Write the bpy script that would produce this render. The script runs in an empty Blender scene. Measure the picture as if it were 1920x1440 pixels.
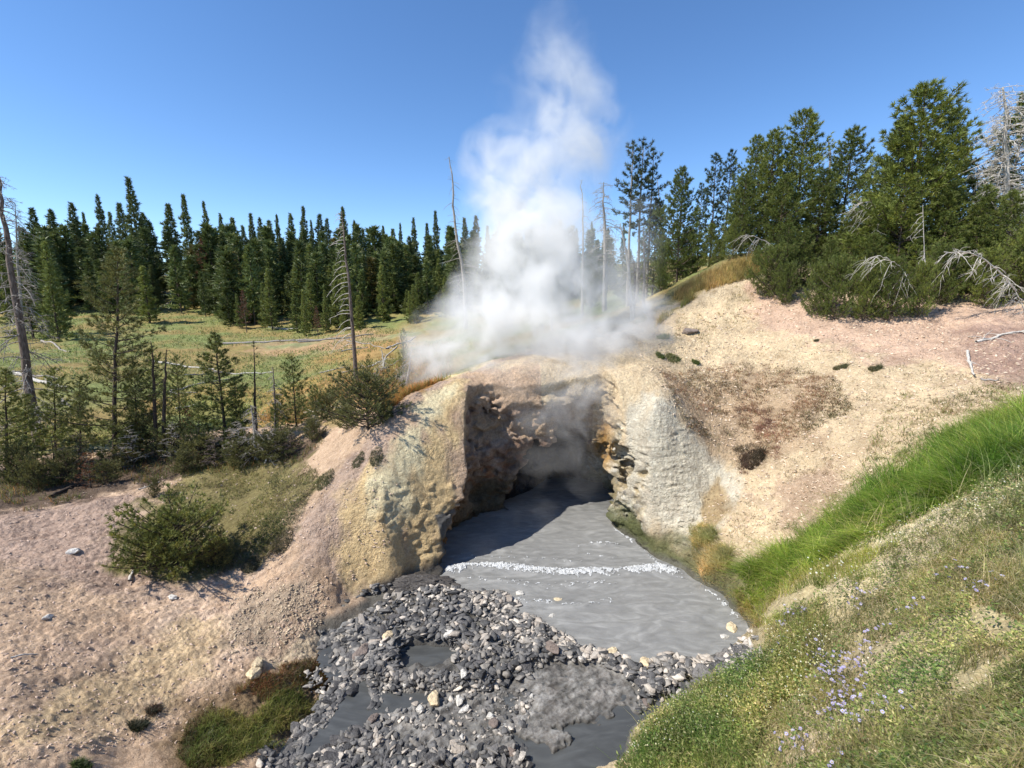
import bpy, bmesh, math, random
import numpy as np
from mathutils import Vector, Matrix, Euler

# ------------------------------------------------------------------ camera, sky, sun, exposure
scene = bpy.context.scene
CAMZ = 6.0
PITCH = math.radians(10.3)
FPX = 880.0                      # focal length in pixels of the 1920 px wide photograph
cam_data = bpy.data.cameras.new("camera")
cam_data.sensor_width = 36.0
cam_data.lens = 36.0 * FPX / 1920.0
cam_data.clip_start = 0.05
cam_data.clip_end = 3000.0
cam = bpy.data.objects.new("camera", cam_data)
scene.collection.objects.link(cam)
cam.location = (0, 0, CAMZ)
cam.rotation_euler = (math.radians(90) - PITCH, 0, 0)
scene.camera = cam

SUN_EL = math.radians(50)
SUN_AZ = math.atan2(-0.93, -0.37)     # measured from +Y towards +X
world = bpy.data.worlds.new("World")
scene.world = world
world.use_nodes = True
wn = world.node_tree.nodes
sky = wn.new("ShaderNodeTexSky")
sky.sky_type = 'NISHITA'
sky.sun_disc = False
sky.sun_elevation = SUN_EL
sky.sun_rotation = SUN_AZ
sky.altitude = 2300
sky.air_density = 1.0
sky.dust_density = 0.0
sky.ozone_density = 2.2
hsv = wn.new("ShaderNodeHueSaturation")
hsv.inputs["Saturation"].default_value = 1.16
hsv.inputs["Hue"].default_value = 0.502
world.node_tree.links.new(sky.outputs[0], hsv.inputs["Color"])
world.node_tree.links.new(hsv.outputs[0], wn["Background"].inputs[0])
wn["Background"].inputs[1].default_value = 0.145

sun_data = bpy.data.lights.new("sun", 'SUN')
sun_data.energy = 4.6
sun_data.angle = math.radians(0.53)
sun_data.color = (1.0, 0.948, 0.855)
sun = bpy.data.objects.new("sun", sun_data)
scene.collection.objects.link(sun)
sd_vec = Vector((math.sin(SUN_AZ) * math.cos(SUN_EL), math.cos(SUN_AZ) * math.cos(SUN_EL), math.sin(SUN_EL)))
sun.rotation_euler = sd_vec.to_track_quat('Z', 'Y').to_euler()
sun.location = (-20, -10, 40)

scene.view_settings.view_transform = 'Standard'
scene.view_settings.look = 'None'
scene.view_settings.exposure = 0.6
scene.view_settings.gamma = 1.0
cy = scene.cycles
cy.use_denoising = True
cy.max_bounces = 10
cy.diffuse_bounces = 3
cy.glossy_bounces = 2
cy.transmission_bounces = 3
cy.transparent_max_bounces = 8
cy.volume_bounces = 8
cy.volume_step_rate = 0.3
cy.volume_max_steps = 256
cy.caustics_reflective = False
cy.caustics_refractive = False
cy.use_adaptive_sampling = True
cy.adaptive_threshold = 0.012

rng = np.random.default_rng(7)
random.seed(7)

# ------------------------------------------------------------------ numpy helpers
def hash3(ix, iy, iz, seed=0):
    u = np.uint32
    h = ix.astype(np.int32).view(u) * u(374761393) + iy.astype(np.int32).view(u) * u(668265263) + iz.astype(np.int32).view(u) * u(2147483647) + u(seed * 1274126177 & 0xffffffff)
    h = (h ^ (h >> u(13))) * u(1274126177)
    h = (h ^ (h >> u(16))) * u(2246822519)
    return ((h ^ (h >> u(15))) & u(0xffffff)).astype(np.float32) / 16777216.0

def vnoise3(x, y, z, seed=0):
    fx, fy, fz = np.floor(x), np.floor(y), np.floor(z)
    ix, iy, iz = fx.astype(np.int64), fy.astype(np.int64), fz.astype(np.int64)
    u, v, w = (x - fx), (y - fy), (z - fz)
    u = u * u * (3 - 2 * u); v = v * v * (3 - 2 * v); w = w * w * (3 - 2 * w)
    r = 0
    for a in (0, 1):
        for b in (0, 1):
            for c in (0, 1):
                r = r + hash3(ix + a, iy + b, iz + c, seed) * (u if a else 1 - u) * (v if b else 1 - v) * (w if c else 1 - w)
    return r * 2 - 1

def vnoise2(x, y, seed=0):
    fx, fy = np.floor(x), np.floor(y)
    ix, iy = fx.astype(np.int64), fy.astype(np.int64)
    z0 = np.zeros_like(ix)
    u, v = (x - fx), (y - fy)
    u = u * u * (3 - 2 * u); v = v * v * (3 - 2 * v)
    r = 0
    for a in (0, 1):
        for b in (0, 1):
            r = r + hash3(ix + a, iy + b, z0, seed) * (u if a else 1 - u) * (v if b else 1 - v)
    return r * 2 - 1

def fbm2(x, y, oct=4, seed=0, gain=0.5):
    r, a = 0, 1.0
    for o in range(oct):
        c, s = math.cos(o * 1.1), math.sin(o * 1.1)
        r = r + a * vnoise2((x * c - y * s) * 2 ** o + 17 * o, (x * s + y * c) * 2 ** o - 9 * o, seed + o)
        a *= gain
    return r

def fbm3(x, y, z, oct=3, seed=0, gain=0.5):
    r, a = 0, 1.0
    for o in range(oct):
        r = r + a * vnoise3(x * 2 ** o + 13 * o, y * 2 ** o - 7 * o, z * 2 ** o + 3 * o, seed + o)
        a *= gain
    return r

def worley2(x, y, seed=0):
    """distance to nearest and second nearest feature point"""
    ix, iy = np.floor(x).astype(np.int64), np.floor(y).astype(np.int64)
    d1 = np.full(x.shape, 9.0); d2 = np.full(x.shape, 9.0)
    z = np.zeros_like(ix)
    for a in (-1, 0, 1):
        for b in (-1, 0, 1):
            px = ix + a + hash3(ix + a, iy + b, z, seed)
            py = iy + b + hash3(ix + a, iy + b, z + 1, seed)
            d = np.hypot(px - x, py - y)
            m = d < d1
            d2 = np.where(m, d1, np.minimum(d2, d)); d1 = np.where(m, d, d1)
    return d1, d2

def sstep(a, b, x):
    t = np.clip((x - a) / (b - a), 0, 1)
    return t * t * (3 - 2 * t)

def raydir(px, py):
    X = (np.asarray(px, float) - 960) / FPX
    u = (720 - np.asarray(py, float)) / FPX
    return X, math.cos(PITCH) + u * math.sin(PITCH), -math.sin(PITCH) + u * math.cos(PITCH)

def P(px, py, y):
    a, b, c = raydir(px, py)
    return (float(a / b * y), float(y), float(CAMZ + c / b * y))

def on_level(px, py, z=0.0):
    a, b, c = raydir(px, py)
    t = (z - CAMZ) / c
    return (float(a * t), float(b * t))

def poly_sd(x, y, poly):
    """signed distance, positive outside"""
    x = np.asarray(x, float); y = np.asarray(y, float)
    d = np.full(x.shape, 1e9); inside = np.zeros(x.shape, bool)
    n = len(poly)
    for i in range(n):
        x0, y0 = poly[i]; x1, y1 = poly[(i + 1) % n]
        ex, ey = x1 - x0, y1 - y0
        t = np.clip(((x - x0) * ex + (y - y0) * ey) / (ex * ex + ey * ey + 1e-12), 0, 1)
        d = np.minimum(d, np.hypot(x - x0 - t * ex, y - y0 - t * ey))
        if y0 != y1:
            c = ((y0 > y) != (y1 > y)) & (x < (x1 - x0) * (y - y0) / (y1 - y0) + x0)
            inside ^= c
    return np.where(inside, -d, d)

# ------------------------------------------------------------------ scene helpers
COL = scene.collection
def new_mesh(name, V, F, mat=None, smooth=False, colors=None):
    """V (n,3); F (m,3|4) array"""
    me = bpy.data.meshes.new(name)
    V = np.asarray(V, np.float32); F = np.asarray(F, np.int32)
    me.vertices.add(len(V)); me.vertices.foreach_set("co", V.ravel())
    k = F.shape[1]
    me.loops.add(F.size); me.loops.foreach_set("vertex_index", F.ravel())
    me.polygons.add(len(F))
    me.polygons.foreach_set("loop_start", np.arange(0, F.size, k, dtype=np.int32))
    me.polygons.foreach_set("loop_total", np.full(len(F), k, np.int32))
    if smooth:
        me.polygons.foreach_set("use_smooth", np.ones(len(F), bool))
    me.update(calc_edges=True)
    if colors is not None:
        at = me.color_attributes.new("Col", 'FLOAT_COLOR', 'POINT')
        c = np.ones((len(V), 4), np.float32); c[:, :3] = colors[:, :3]
        if colors.shape[1] > 3: c[:, 3] = colors[:, 3]
        at.data.foreach_set("color", c.ravel())
    if mat: me.materials.append(mat)
    return me

def link(name, me, parent=None, loc=None):
    o = bpy.data.objects.new(name, me)
    COL.objects.link(o)
    if parent is not None: o.parent = parent
    if loc is not None: o.location = loc
    return o

def tag(o, label=None, cat=None, group=None, kind=None):
    if label: o["label"] = label
    if cat: o["category"] = cat
    if group: o["group"] = group
    if kind: o["kind"] = kind
    return o

def empty(name, loc, label, cat, group=None):
    o = bpy.data.objects.new(name, None)
    o.empty_display_size = 0.2
    COL.objects.link(o); o.location = loc
    return tag(o, label, cat, group)

def tubes(paths, sides=5):
    """paths: list of (pts (n,3), radii (n)) -> V, F quads (with closed tip)"""
    Vs, Fs, off = [], [], 0
    for pts, rad in paths:
        pts = np.asarray(pts, float); rad = np.asarray(rad, float); n = len(pts)
        tang = np.gradient(pts, axis=0)
        tang /= np.linalg.norm(tang, axis=1)[:, None] + 1e-9
        ref = np.array([0, 0, 1.0]) if abs(tang[0, 2]) < 0.8 else np.array([1.0, 0, 0])
        a = np.cross(tang, ref); a /= np.linalg.norm(a, axis=1)[:, None] + 1e-9
        b = np.cross(tang, a)
        th = np.arange(sides) * 2 * math.pi / sides
        ring = pts[:, None, :] + rad[:, None, None] * (a[:, None, :] * np.cos(th)[None, :, None] + b[:, None, :] * np.sin(th)[None, :, None])
        Vs.append(ring.reshape(-1, 3))
        i = np.arange(n - 1)[:, None] * sides; j = np.arange(sides)[None, :]; j2 = (j + 1) % sides
        q = np.stack([i + j, i + j2, i + sides + j2, i + sides + j], -1).reshape(-1, 4) + off
        Fs.append(q)
        off += n * sides
    return np.concatenate(Vs), np.concatenate(Fs)

# ------------------------------------------------------------------ materials
def nt(name):
    m = bpy.data.materials.new(name); m.use_nodes = True
    t = m.node_tree; b = t.nodes["Principled BSDF"]
    return m, t, b
def N(t, typ, **kw):
    n = t.nodes.new(typ)
    for k, v in kw.items(): setattr(n, k, v)
    return n
def ramp(t, stops, interp='LINEAR'):
    r = t.nodes.new("ShaderNodeValToRGB"); r.color_ramp.interpolation = interp
    e = r.color_ramp.elements
    while len(e) < len(stops): e.new(0.5)
    for el, (p, c) in zip(e, stops):
        el.position = p; el.color = (*c, 1) if len(c) == 3 else c
    return r
def mixc(t, mode, fac, a, b):
    m = t.nodes.new("ShaderNodeMix"); m.data_type = 'RGBA'; m.blend_type = mode
    for s, v in ((0, fac), (6, a), (7, b)):
        if hasattr(v, 'is_linked') or hasattr(v, 'links'): t.links.new(v, m.inputs[s])
        else: m.inputs[s].default_value = v if not isinstance(v, tuple) else (*v[:3], 1)
    return m.outputs[2]

def ground_material():
    m, t, b = nt("ground_earth"); L = t.links.new
    geo = N(t, "ShaderNodeNewGeometry")
    at = N(t, "ShaderNodeAttribute", attribute_name="Col")
    n1 = N(t, "ShaderNodeTexNoise"); n1.inputs["Scale"].default_value = 2.3; n1.inputs["Detail"].default_value = 8; n1.inputs["Roughness"].default_value = 0.7
    n2 = N(t, "ShaderNodeTexNoise"); n2.inputs["Scale"].default_value = 17; n2.inputs["Detail"].default_value = 5; n2.inputs["Roughness"].default_value = 0.7
    vo = N(t, "ShaderNodeTexVoronoi"); vo.inputs["Scale"].default_value = 15; vo.inputs["Randomness"].default_value = 1
    vo2 = N(t, "ShaderNodeTexVoronoi"); vo2.inputs["Scale"].default_value = 34
    for n in (n1, n2, vo, vo2): L(geo.outputs["Position"], n.inputs["Vector"])
    r1 = ramp(t, [(0.28, (0.72, 0.68, 0.66)), (0.5, (1, 1, 1)), (0.75, (1.18, 1.16, 1.12))])
    L(n1.outputs[0], r1.inputs[0])
    c = mixc(t, 'MULTIPLY', 1.0, at.outputs["Color"], r1.outputs[0])
    r2 = ramp(t, [(0.3, (0.70, 0.66, 0.62)), (0.52, (1, 1, 1)), (0.72, (1.15, 1.15, 1.13))])
    L(n2.outputs[0], r2.inputs[0])
    c = mixc(t, 'MULTIPLY', 0.8, c, r2.outputs[0])
    L(c, b.inputs["Base Color"])
    b.inputs["Specular IOR Level"].default_value = 0.15
    b.inputs["Roughness"].default_value = 0.95
    # bump: clods and crumbs, strength in the alpha of the attribute
    add = N(t, "ShaderNodeMath", operation='MULTIPLY_ADD'); L(vo.outputs["Distance"], add.inputs[0]); add.inputs[1].default_value = -0.9; L(n2.outputs[0], add.inputs[2])
    add2 = N(t, "ShaderNodeMath", operation='MULTIPLY_ADD'); L(vo2.outputs["Distance"], add2.inputs[0]); add2.inputs[1].default_value = -0.45; L(add.outputs[0], add2.inputs[2])
    bp = N(t, "ShaderNodeBump"); bp.inputs["Distance"].default_value = 0.075
    n4 = N(t, "ShaderNodeTexNoise"); n4.inputs["Scale"].default_value = 1.1; n4.inputs["Detail"].default_value = 5; n4.inputs["Roughness"].default_value = 0.65
    n5 = N(t, "ShaderNodeTexNoise"); n5.inputs["Scale"].default_value = 7.0; n5.inputs["Detail"].default_value = 9; n5.inputs["Roughness"].default_value = 0.75; n5.inputs["Distortion"].default_value = 0.6
    L(geo.outputs["Position"], n4.inputs["Vector"]); L(geo.outputs["Position"], n5.inputs["Vector"])
    pm = N(t, "ShaderNodeMapRange"); pm.inputs["From Min"].default_value = 0.38; pm.inputs["From Max"].default_value = 0.62; pm.inputs["To Min"].default_value = 0.15; pm.inputs["To Max"].default_value = 1.0
    L(n4.outputs[0], pm.inputs["Value"])
    hm = N(t, "ShaderNodeMath", operation='MULTIPLY'); L(add2.outputs[0], hm.inputs[0]); L(pm.outputs[0], hm.inputs[1])
    hr = N(t, "ShaderNodeMath", operation='SUBTRACT'); L(n5.outputs[0], hr.inputs[0]); hr.inputs[1].default_value = 0.5
    ha = N(t, "ShaderNodeMath", operation='ABSOLUTE'); L(hr.outputs[0], ha.inputs[0])
    h2 = N(t, "ShaderNodeMath", operation='MULTIPLY_ADD'); L(ha.outputs[0], h2.inputs[0]); h2.inputs[1].default_value = -2.6; L(hm.outputs[0], h2.inputs[2])
    L(h2.outputs[0], bp.inputs["Height"]); L(at.outputs["Alpha"], bp.inputs["Strength"])
    # dark crevices and pale crust chips of the dry earth
    r5 = ramp(t, [(0.0, (0.66, 0.60, 0.56)), (0.035, (0.95, 0.94, 0.93)), (0.10, (1, 1, 1)), (0.2, (1.10, 1.09, 1.06))]); L(ha.outputs[0], r5.inputs[0])
    c = mixc(t, 'MULTIPLY', 0.8, c, r5.outputs[0]); L(c, b.inputs["Base Color"])
    L(bp.outputs[0], b.inputs["Normal"])
    return m

def attr_material(name, rough=0.8, translucent=0.0, objrand=False, spec=0.25, bumpscale=0, bump=0.3, sat=(0.8, 1.25)):
    """colour from the Col attribute, optional leaf translucency and per-object variation"""
    m, t, b = nt(name); L = t.links.new
    at = N(t, "ShaderNodeAttribute", attribute_name="Col")
    c = at.outputs["Color"]
    if objrand:
        oi = N(t, "ShaderNodeObjectInfo")
        r = ramp(t, [(0, (sat[0] * 0.95, sat[0], sat[0] * 0.95)), (0.5, (1, 1, 1)), (1, (sat[1], sat[1] * 0.97, sat[1] * 0.85))])
        L(oi.outputs["Random"], r.inputs[0])
        c = mixc(t, 'MULTIPLY', 1.0, c, r.outputs[0])
    L(c, b.inputs["Base Color"])
    b.inputs["Roughness"].default_value = rough; b.inputs["Specular IOR Level"].default_value = spec
    if bumpscale:
        geo = N(t, "ShaderNodeTexCoord"); n = N(t, "ShaderNodeTexNoise"); n.inputs["Scale"].default_value = bumpscale; n.inputs["Detail"].default_value = 5
        L(geo.outputs["Object"], n.inputs["Vector"]); bp = N(t, "ShaderNodeBump"); bp.inputs["Strength"].default_value = bump; bp.inputs["Distance"].default_value = 0.03
        L(n.outputs[0], bp.inputs["Height"]); L(bp.outputs[0], b.inputs["Normal"])
        rr = ramp(t, [(0.3, (0.65, 0.65, 0.65)), (0.7, (1.2, 1.2, 1.2))]); L(n.outputs[0], rr.inputs[0])
        L(mixc(t, 'MULTIPLY', 1.0, c, rr.outputs[0]), b.inputs["Base Color"])
    if translucent > 0:
        tr = N(t, "ShaderNodeBsdfTranslucent"); L(c, tr.inputs[0])
        mx = N(t, "ShaderNodeMixShader"); mx.inputs[0].default_value = translucent
        L(b.outputs[0], mx.inputs[1]); L(tr.outputs[0], mx.inputs[2])
        L(mx.outputs[0], t.nodes["Material Output"].inputs[0])
    return m

def bark_material(name, c1, c2):
    m, t, b = nt(name); L = t.links.new
    tc = N(t, "ShaderNodeTexCoord"); mp = N(t, "ShaderNodeMapping"); mp.inputs["Scale"].default_value = (9, 9, 2.2)
    n = N(t, "ShaderNodeTexNoise"); n.inputs["Scale"].default_value = 3; n.inputs["Detail"].default_value = 6
    L(tc.outputs["Object"], mp.inputs[0]); L(mp.outputs[0], n.inputs["Vector"])
    r = ramp(t, [(0.3, c1), (0.7, c2)]); L(n.outputs[0], r.inputs[0]); L(r.outputs[0], b.inputs["Base Color"])
    bp = N(t, "ShaderNodeBump"); bp.inputs["Strength"].default_value = 0.5; bp.inputs["Distance"].default_value = 0.03
    L(n.outputs[0], bp.inputs["Height"]); L(bp.outputs[0], b.inputs["Normal"])
    b.inputs["Roughness"].default_value = 0.9; b.inputs["Specular IOR Level"].default_value = 0.2
    return m

def stone_material(name, stops, rough=0.6, objrand=True):
    m, t, b = nt(name); L = t.links.new
    tc = N(t, "ShaderNodeTexCoord")
    n = N(t, "ShaderNodeTexNoise"); n.inputs["Scale"].default_value = 2.2; n.inputs["Detail"].default_value = 7; n.inputs["Roughness"].default_value = 0.65
    L(tc.outputs["Object"], n.inputs["Vector"])
    r2 = ramp(t, [(0.3, (0.6, 0.6, 0.6)), (0.55, (1, 1, 1)), (0.75, (1.25, 1.22, 1.18))]); L(n.outputs[0], r2.inputs[0])
    if objrand:
        oi = N(t, "ShaderNodeObjectInfo"); r = ramp(t, stops); L(oi.outputs["Random"], r.inputs[0]); c = r.outputs[0]
    else:
        at = N(t, "ShaderNodeAttribute", attribute_name="Col"); c = at.outputs["Color"]
    L(mixc(t, 'MULTIPLY', 1.0, c, r2.outputs[0]), b.inputs["Base Color"])
    bp = N(t, "ShaderNodeBump"); bp.inputs["Strength"].default_value = 0.6; bp.inputs["Distance"].default_value = 0.15
    L(n.outputs[0], bp.inputs["Height"]); L(bp.outputs[0], b.inputs["Normal"])
    b.inputs["Roughness"].default_value = rough; b.inputs["Specular IOR Level"].default_value = 0.4
    return m

M_ground = ground_material()
M_leaf = attr_material("needle_foliage", 0.55, 0.22, objrand=True, spec=0.35)
M_grass = attr_material("grass_blades", 0.5, 0.45, spec=0.35)
M_petal = attr_material("flower_petals", 0.7, 0.3)
M_bark = bark_material("pine_bark", (0.055, 0.040, 0.030), (0.17, 0.13, 0.10))
M_bark_dark = bark_material("dark_bark", (0.035, 0.026, 0.020), (0.10, 0.075, 0.06))
M_dead = bark_material("weathered_wood", (0.17, 0.15, 0.13), (0.42, 0.38, 0.34))
M_deadbark = bark_material("dead_bark", (0.07, 0.05, 0.04), (0.22, 0.175, 0.15))
M_white_wood = bark_material("bleached_wood", (0.36, 0.33, 0.29), (0.62, 0.58, 0.52))

# ------------------------------------------------------------------ land heights
ctrl_px = [
 # left slope
 (0,1440,4.2),(250,1440,4.75),(0,1250,5.4),(0,1100,6.9),(0,950,9.5),(230,1250,6.0),(230,1100,7.6),(400,1300,6.0),
 (300,950,10.0),(450,1200,7.0),(450,1050,8.7),(480,900,11.5),(600,1150,7.9),(600,1000,9.0),(620,850,11.0),
 (700,1100,8.8),(720,1000,9.2),(780,1060,9.4),(760,900,9.9),(800,800,10.8),(860,745,11.6),(690,770,13),(580,830,12.5),
 (250,880,12),(70,850,13),(780,733,14),(420,840,12.9),(-150,900,11),(-150,1300,5.0),
 # over the cave
 (1000,698,13),(900,715,12.5),(1130,700,13),(950,650,18),(1150,620,17),(1230,580,18),
 # meadow
 (500,700,26),(300,700,24),(100,700,22),(0,780,16),(300,780,17),(500,780,17),(650,720,18.5),(700,650,32),(300,640,40),(600,625,45),(0,640,38),
 # far hill
 (300,530,100),(100,600,55),(100,535,95),(550,560,75),(800,560,62),(800,605,45),(-100,560,80),(1000,570,60),(1000,620,30),(1100,560,40),
 # right hill
 (1150,740,12),(1210,800,11.2),(1240,900,10.8),(1180,940,11.2),(1250,1020,10.2),(1340,1000,9.8),(1380,1080,8.7),(1430,1130,7.7),
 (1350,870,11.2),(1300,750,12.9),(1280,640,15.5),(1420,488,19),(1320,530,18.6),(1262,572,18.2),(1365,506,18.8),(1400,560,17.5),(1520,572,16),(1600,500,21),(1750,583,14.5),(1900,588,13.5),
 (1500,700,13.0),(1400,900,10.5),(1500,800,11.0),(1500,900,9.8),(1500,1000,8.8),(1700,700,11.5),(1700,800,9.5),(1700,900,8.0),(1880,720,10),(1880,800,8),
 (2050,700,10),(2050,560,14),(1500,450,28),(1800,450,25),
 # near bank on the right
 (1550,1000,7.5),(1750,900,6.8),(1900,900,5.5),(1900,1100,3.9),(1900,1300,2.9),(1900,1440,2.3),(1700,1100,4.9),(1700,1300,3.5),(1700,1440,2.9),
 (1500,1100,6.2),(1500,1200,5.2),(1500,1300,4.5),(1500,1440,3.7),(1350,1250,5.9),(1300,1300,5.6),(1300,1440,4.4),(1150,1400,5.0),(1170,1440,4.7),
 (2100,1000,4.5),
]
ctrl_w = [(9.2,25,7.0),(7,24,6.0),(0.2,1.2,3.3),(1.3,1.0,3.6),(-1.3,1.2,3.0),(0,3.2,1.3),(-2.5,2.2,2.0),(-1.6,3.6,0.7),(-30,150,14),(30,150,16),(0,300,18),(-200,300,18),(200,300,22),(90,150,20),(30,60,11),(-110,150,13),(60,45,10.5)]
CP = np.array([P(*c) for c in ctrl_px] + ctrl_w)
def tpsdom(x, y):
    y = np.clip(y, 0.8, 320)
    return np.stack([np.clip(x / y, -1.9, 1.9), np.log(y)], -1)
def _phi(r2): return 0.5 * r2 * np.log(r2 + 1e-12)
_d = tpsdom(CP[:, 0], CP[:, 1])
_n = len(CP)
_A = np.zeros((_n + 3, _n + 3))
_A[:_n, :_n] = _phi(((_d[:, None] - _d[None]) ** 2).sum(-1)) + np.eye(_n) * 3e-4
_A[:_n, _n] = 1; _A[:_n, _n + 1:] = _d; _A[_n, :_n] = 1; _A[_n + 1:, :_n] = _d.T
_w = np.linalg.solve(_A, np.concatenate([CP[:, 2], [0, 0, 0]]))
def land_base(x, y):
    x = np.asarray(x, float); y = np.asarray(y, float)
    sh = x.shape; q = tpsdom(x.ravel(), y.ravel()); out = np.empty(len(q))
    for i in range(0, len(q), 60000):
        s = q[i:i + 60000]
        r2 = ((s[:, None, 0] - _d[None, :, 0]) ** 2 + (s[:, None, 1] - _d[None, :, 1]) ** 2)
        out[i:i + 60000] = _phi(r2) @ _w[:_n] + _w[_n] + s @ _w[_n + 1:]
    return out.reshape(sh)

# pool and stream outline at water level, cave lip outline about 3.6 m higher
BASIN_px = [(1160,1470),(1180,1380),(1215,1320),(1320,1268),(1400,1235),(1425,1200),(1395,1168),(1345,1110),(1300,1085),(1245,1060),(1195,1015),(1150,985)]
BASIN = [on_level(*p) for p in BASIN_px] + [(2.74,12.6),(2.9,14.0),(2.6,14.7),(1.5,14.7),(0.9,13.7),(0.1,13.0),(-1.0,12.2),(-1.85,11.3),(-2.05,10.5),(-1.8,9.9),(-1.5,9.5)] + \
        [on_level(*p) for p in [(790,1092),(705,1125),(645,1180),(650,1215),(688,1262),(700,1318),(650,1372),(560,1425),(530,1470)]]
LIP = [on_level(1160,1470), on_level(1320,1268), on_level(1425,1200),(4.7,8.4),(4.2,9.3),(3.75,10.2),(3.35,11.2),(3.05,11.5),(2.75,12.2),(2.5,12.9),(1.5,12.75),(0.3,12.5),(-0.5,12.4),(-1.12,12.15),(-1.17,11.5),(-1.15,10.9),(-1.0,10.2),(-1.5,9.75),(-2.0,9.45)] + \
      [on_level(*p) for p in [(705,1125),(622,1215),(640,1320),(480,1470)]]
SLAB = [on_level(*p, -0.08) for p in [(700,1345),(760,1335),(840,1300),(920,1288),(1005,1250),(1060,1238),(1120,1250),(1185,1262),(1205,1300),(1185,1325),(1150,1342),(1105,1352),(1075,1372),(1035,1388),(1000,1392),(965,1375),(948,1408),(900,1430),(850,1418),(800,1425),(760,1400),(715,1385)]]
DAM = [on_level(*p) for p in [(580,1210),(610,1150),(690,1095),(790,1070),(860,1104),(950,1110),(1000,1150),(1095,1205),(1170,1222),(1300,1225),(1380,1215),(1440,1210),(1410,1250),(1300,1280),(1230,1318),(1190,1290),(1130,1245),(1020,1238),(960,1268),(900,1292),(800,1292),(640,1265)]]
GRAVEL = [on_level(*p) for p in [(470,1480),(540,1400),(640,1345),(720,1360),(800,1395),(900,1412),(985,1400),(1000,1440),(940,1480)]]
POND = [on_level(*p) for p in [(762,1208),(800,1200),(848,1208),(852,1236),(815,1250),(765,1242)]]
GREYSHORE = [on_level(*p) for p in [(1395,1165),(1430,1190),(1425,1215),(1390,1225),(1350,1160)]]

def bed_height(x, y):
    """height of the bottom inside the basin"""
    pool = np.full(x.shape, -0.45)
    sd_dam = poly_sd(x, y, DAM)
    n = fbm2(x * 2.2, y * 2.2, 3, 31)
    n2 = fbm2(x * 7, y * 7, 3, 35)
    dam = 0.045 + 0.06 * sstep(0.0, -2.0, x) + 0.075 * n + 0.03 * n2 - np.clip(sd_dam + 0.12, 0, 1) * 1.2
    lower = -0.24 + 0.11 * sstep(-1.2, -2.2, x) + 0.08 * n + 0.04 * n2
    low_m = sstep(8.3, 7.4, y)
    b = pool * (1 - low_m) + lower * low_m
    pond = sstep(0.12, -0.05, poly_sd(x, y, POND) + 0.08 * n)
    b = np.maximum(b, dam * (1 - pond) - 0.25 * pond)
    sds = poly_sd(x, y, SLAB) + 0.16 * fbm2(x * 3.1, y * 3.1, 4, 41)
    slab = -0.045 + 0.026 * n + 0.020 * n2 - 0.03 * np.abs(fbm2(x * 8 + y * 3, y * 13 - x * 5, 4, 43)) - np.clip(sds, 0, 1) * 3.0
    b = np.maximum(b, slab)
    gr = -0.085 + 0.06 * n + 0.035 * n2 - np.clip(poly_sd(x, y, GRAVEL) + 0.1, 0, 1) * 1.2
    b = np.maximum(b, gr)
    return b

# surface net box round the cave mouth
BX = (-4.6, 5.4); BY = (7.55, 15.8); BZ = (-0.62, 5.75)

def popcorn(x, y):
    """crumbly clods of the weathered earth"""
    d1, d2 = worley2(x * 6.5 + 0.3 * fbm2(x * 5, y * 5, 2, 3), y * 6.5, 5)
    e1, e2 = worley2(x * 13, y * 13, 8)
    return (0.45 - d1) * 0.045 + (0.45 - e1) * 0.034

def land(x, y):
    h = land_base(x, y)
    near = sstep(60, 15, y)
    h = h + fbm2(x * 0.45, y * 0.45, 3, 51) * 0.10 * (0.5 + 1.2 * sstep(12, 40, y)) + fbm2(x * 1.7, y * 1.7, 4, 52) * 0.045
    # erosion steps running across the slopes
    n = fbm2(x * 0.9 + y * 0.35, y * 1.5 - x * 0.4, 3, 60)
    h = h + near * (0.035 * np.abs(n) + popcorn(x, y) * (0.25 + 0.6 * sstep(-0.5, 0.6, fbm2(x * 0.5, y * 0.5, 2, 65)) + 0.5 * sstep(-4.4, -3.2, x) - 0.2 * sstep(-3.5, -5, x)))
    # small erosion rills running down the left slope
    h = h - near * sstep(-2.5, -4.5, x) * 0.05 * np.abs(fbm2((x * 0.75 + y * 0.65) * 0.8, (y * 0.75 - x * 0.65) * 3.2, 4, 68))
    return h

def height_field(x, y):
    h = land(x, y)
    sd = poly_sd(x, y, BASIN) + 0.10 * fbm2(x * 2.4, y * 2.4, 4, 70)
    nb = (sd < 3.0)
    b = np.full(x.shape, 50.0)
    b[nb] = bed_height(x[nb], y[nb])
    k = np.where(x > 0, 2.6, 1.5)
    bank = np.maximum(b, -0.07) + np.clip(sd, 0, 3) * k + np.clip(sd - 0.2, 0, 3) * 2
    return np.where(sd < 0, b, np.minimum(h, bank))

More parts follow.
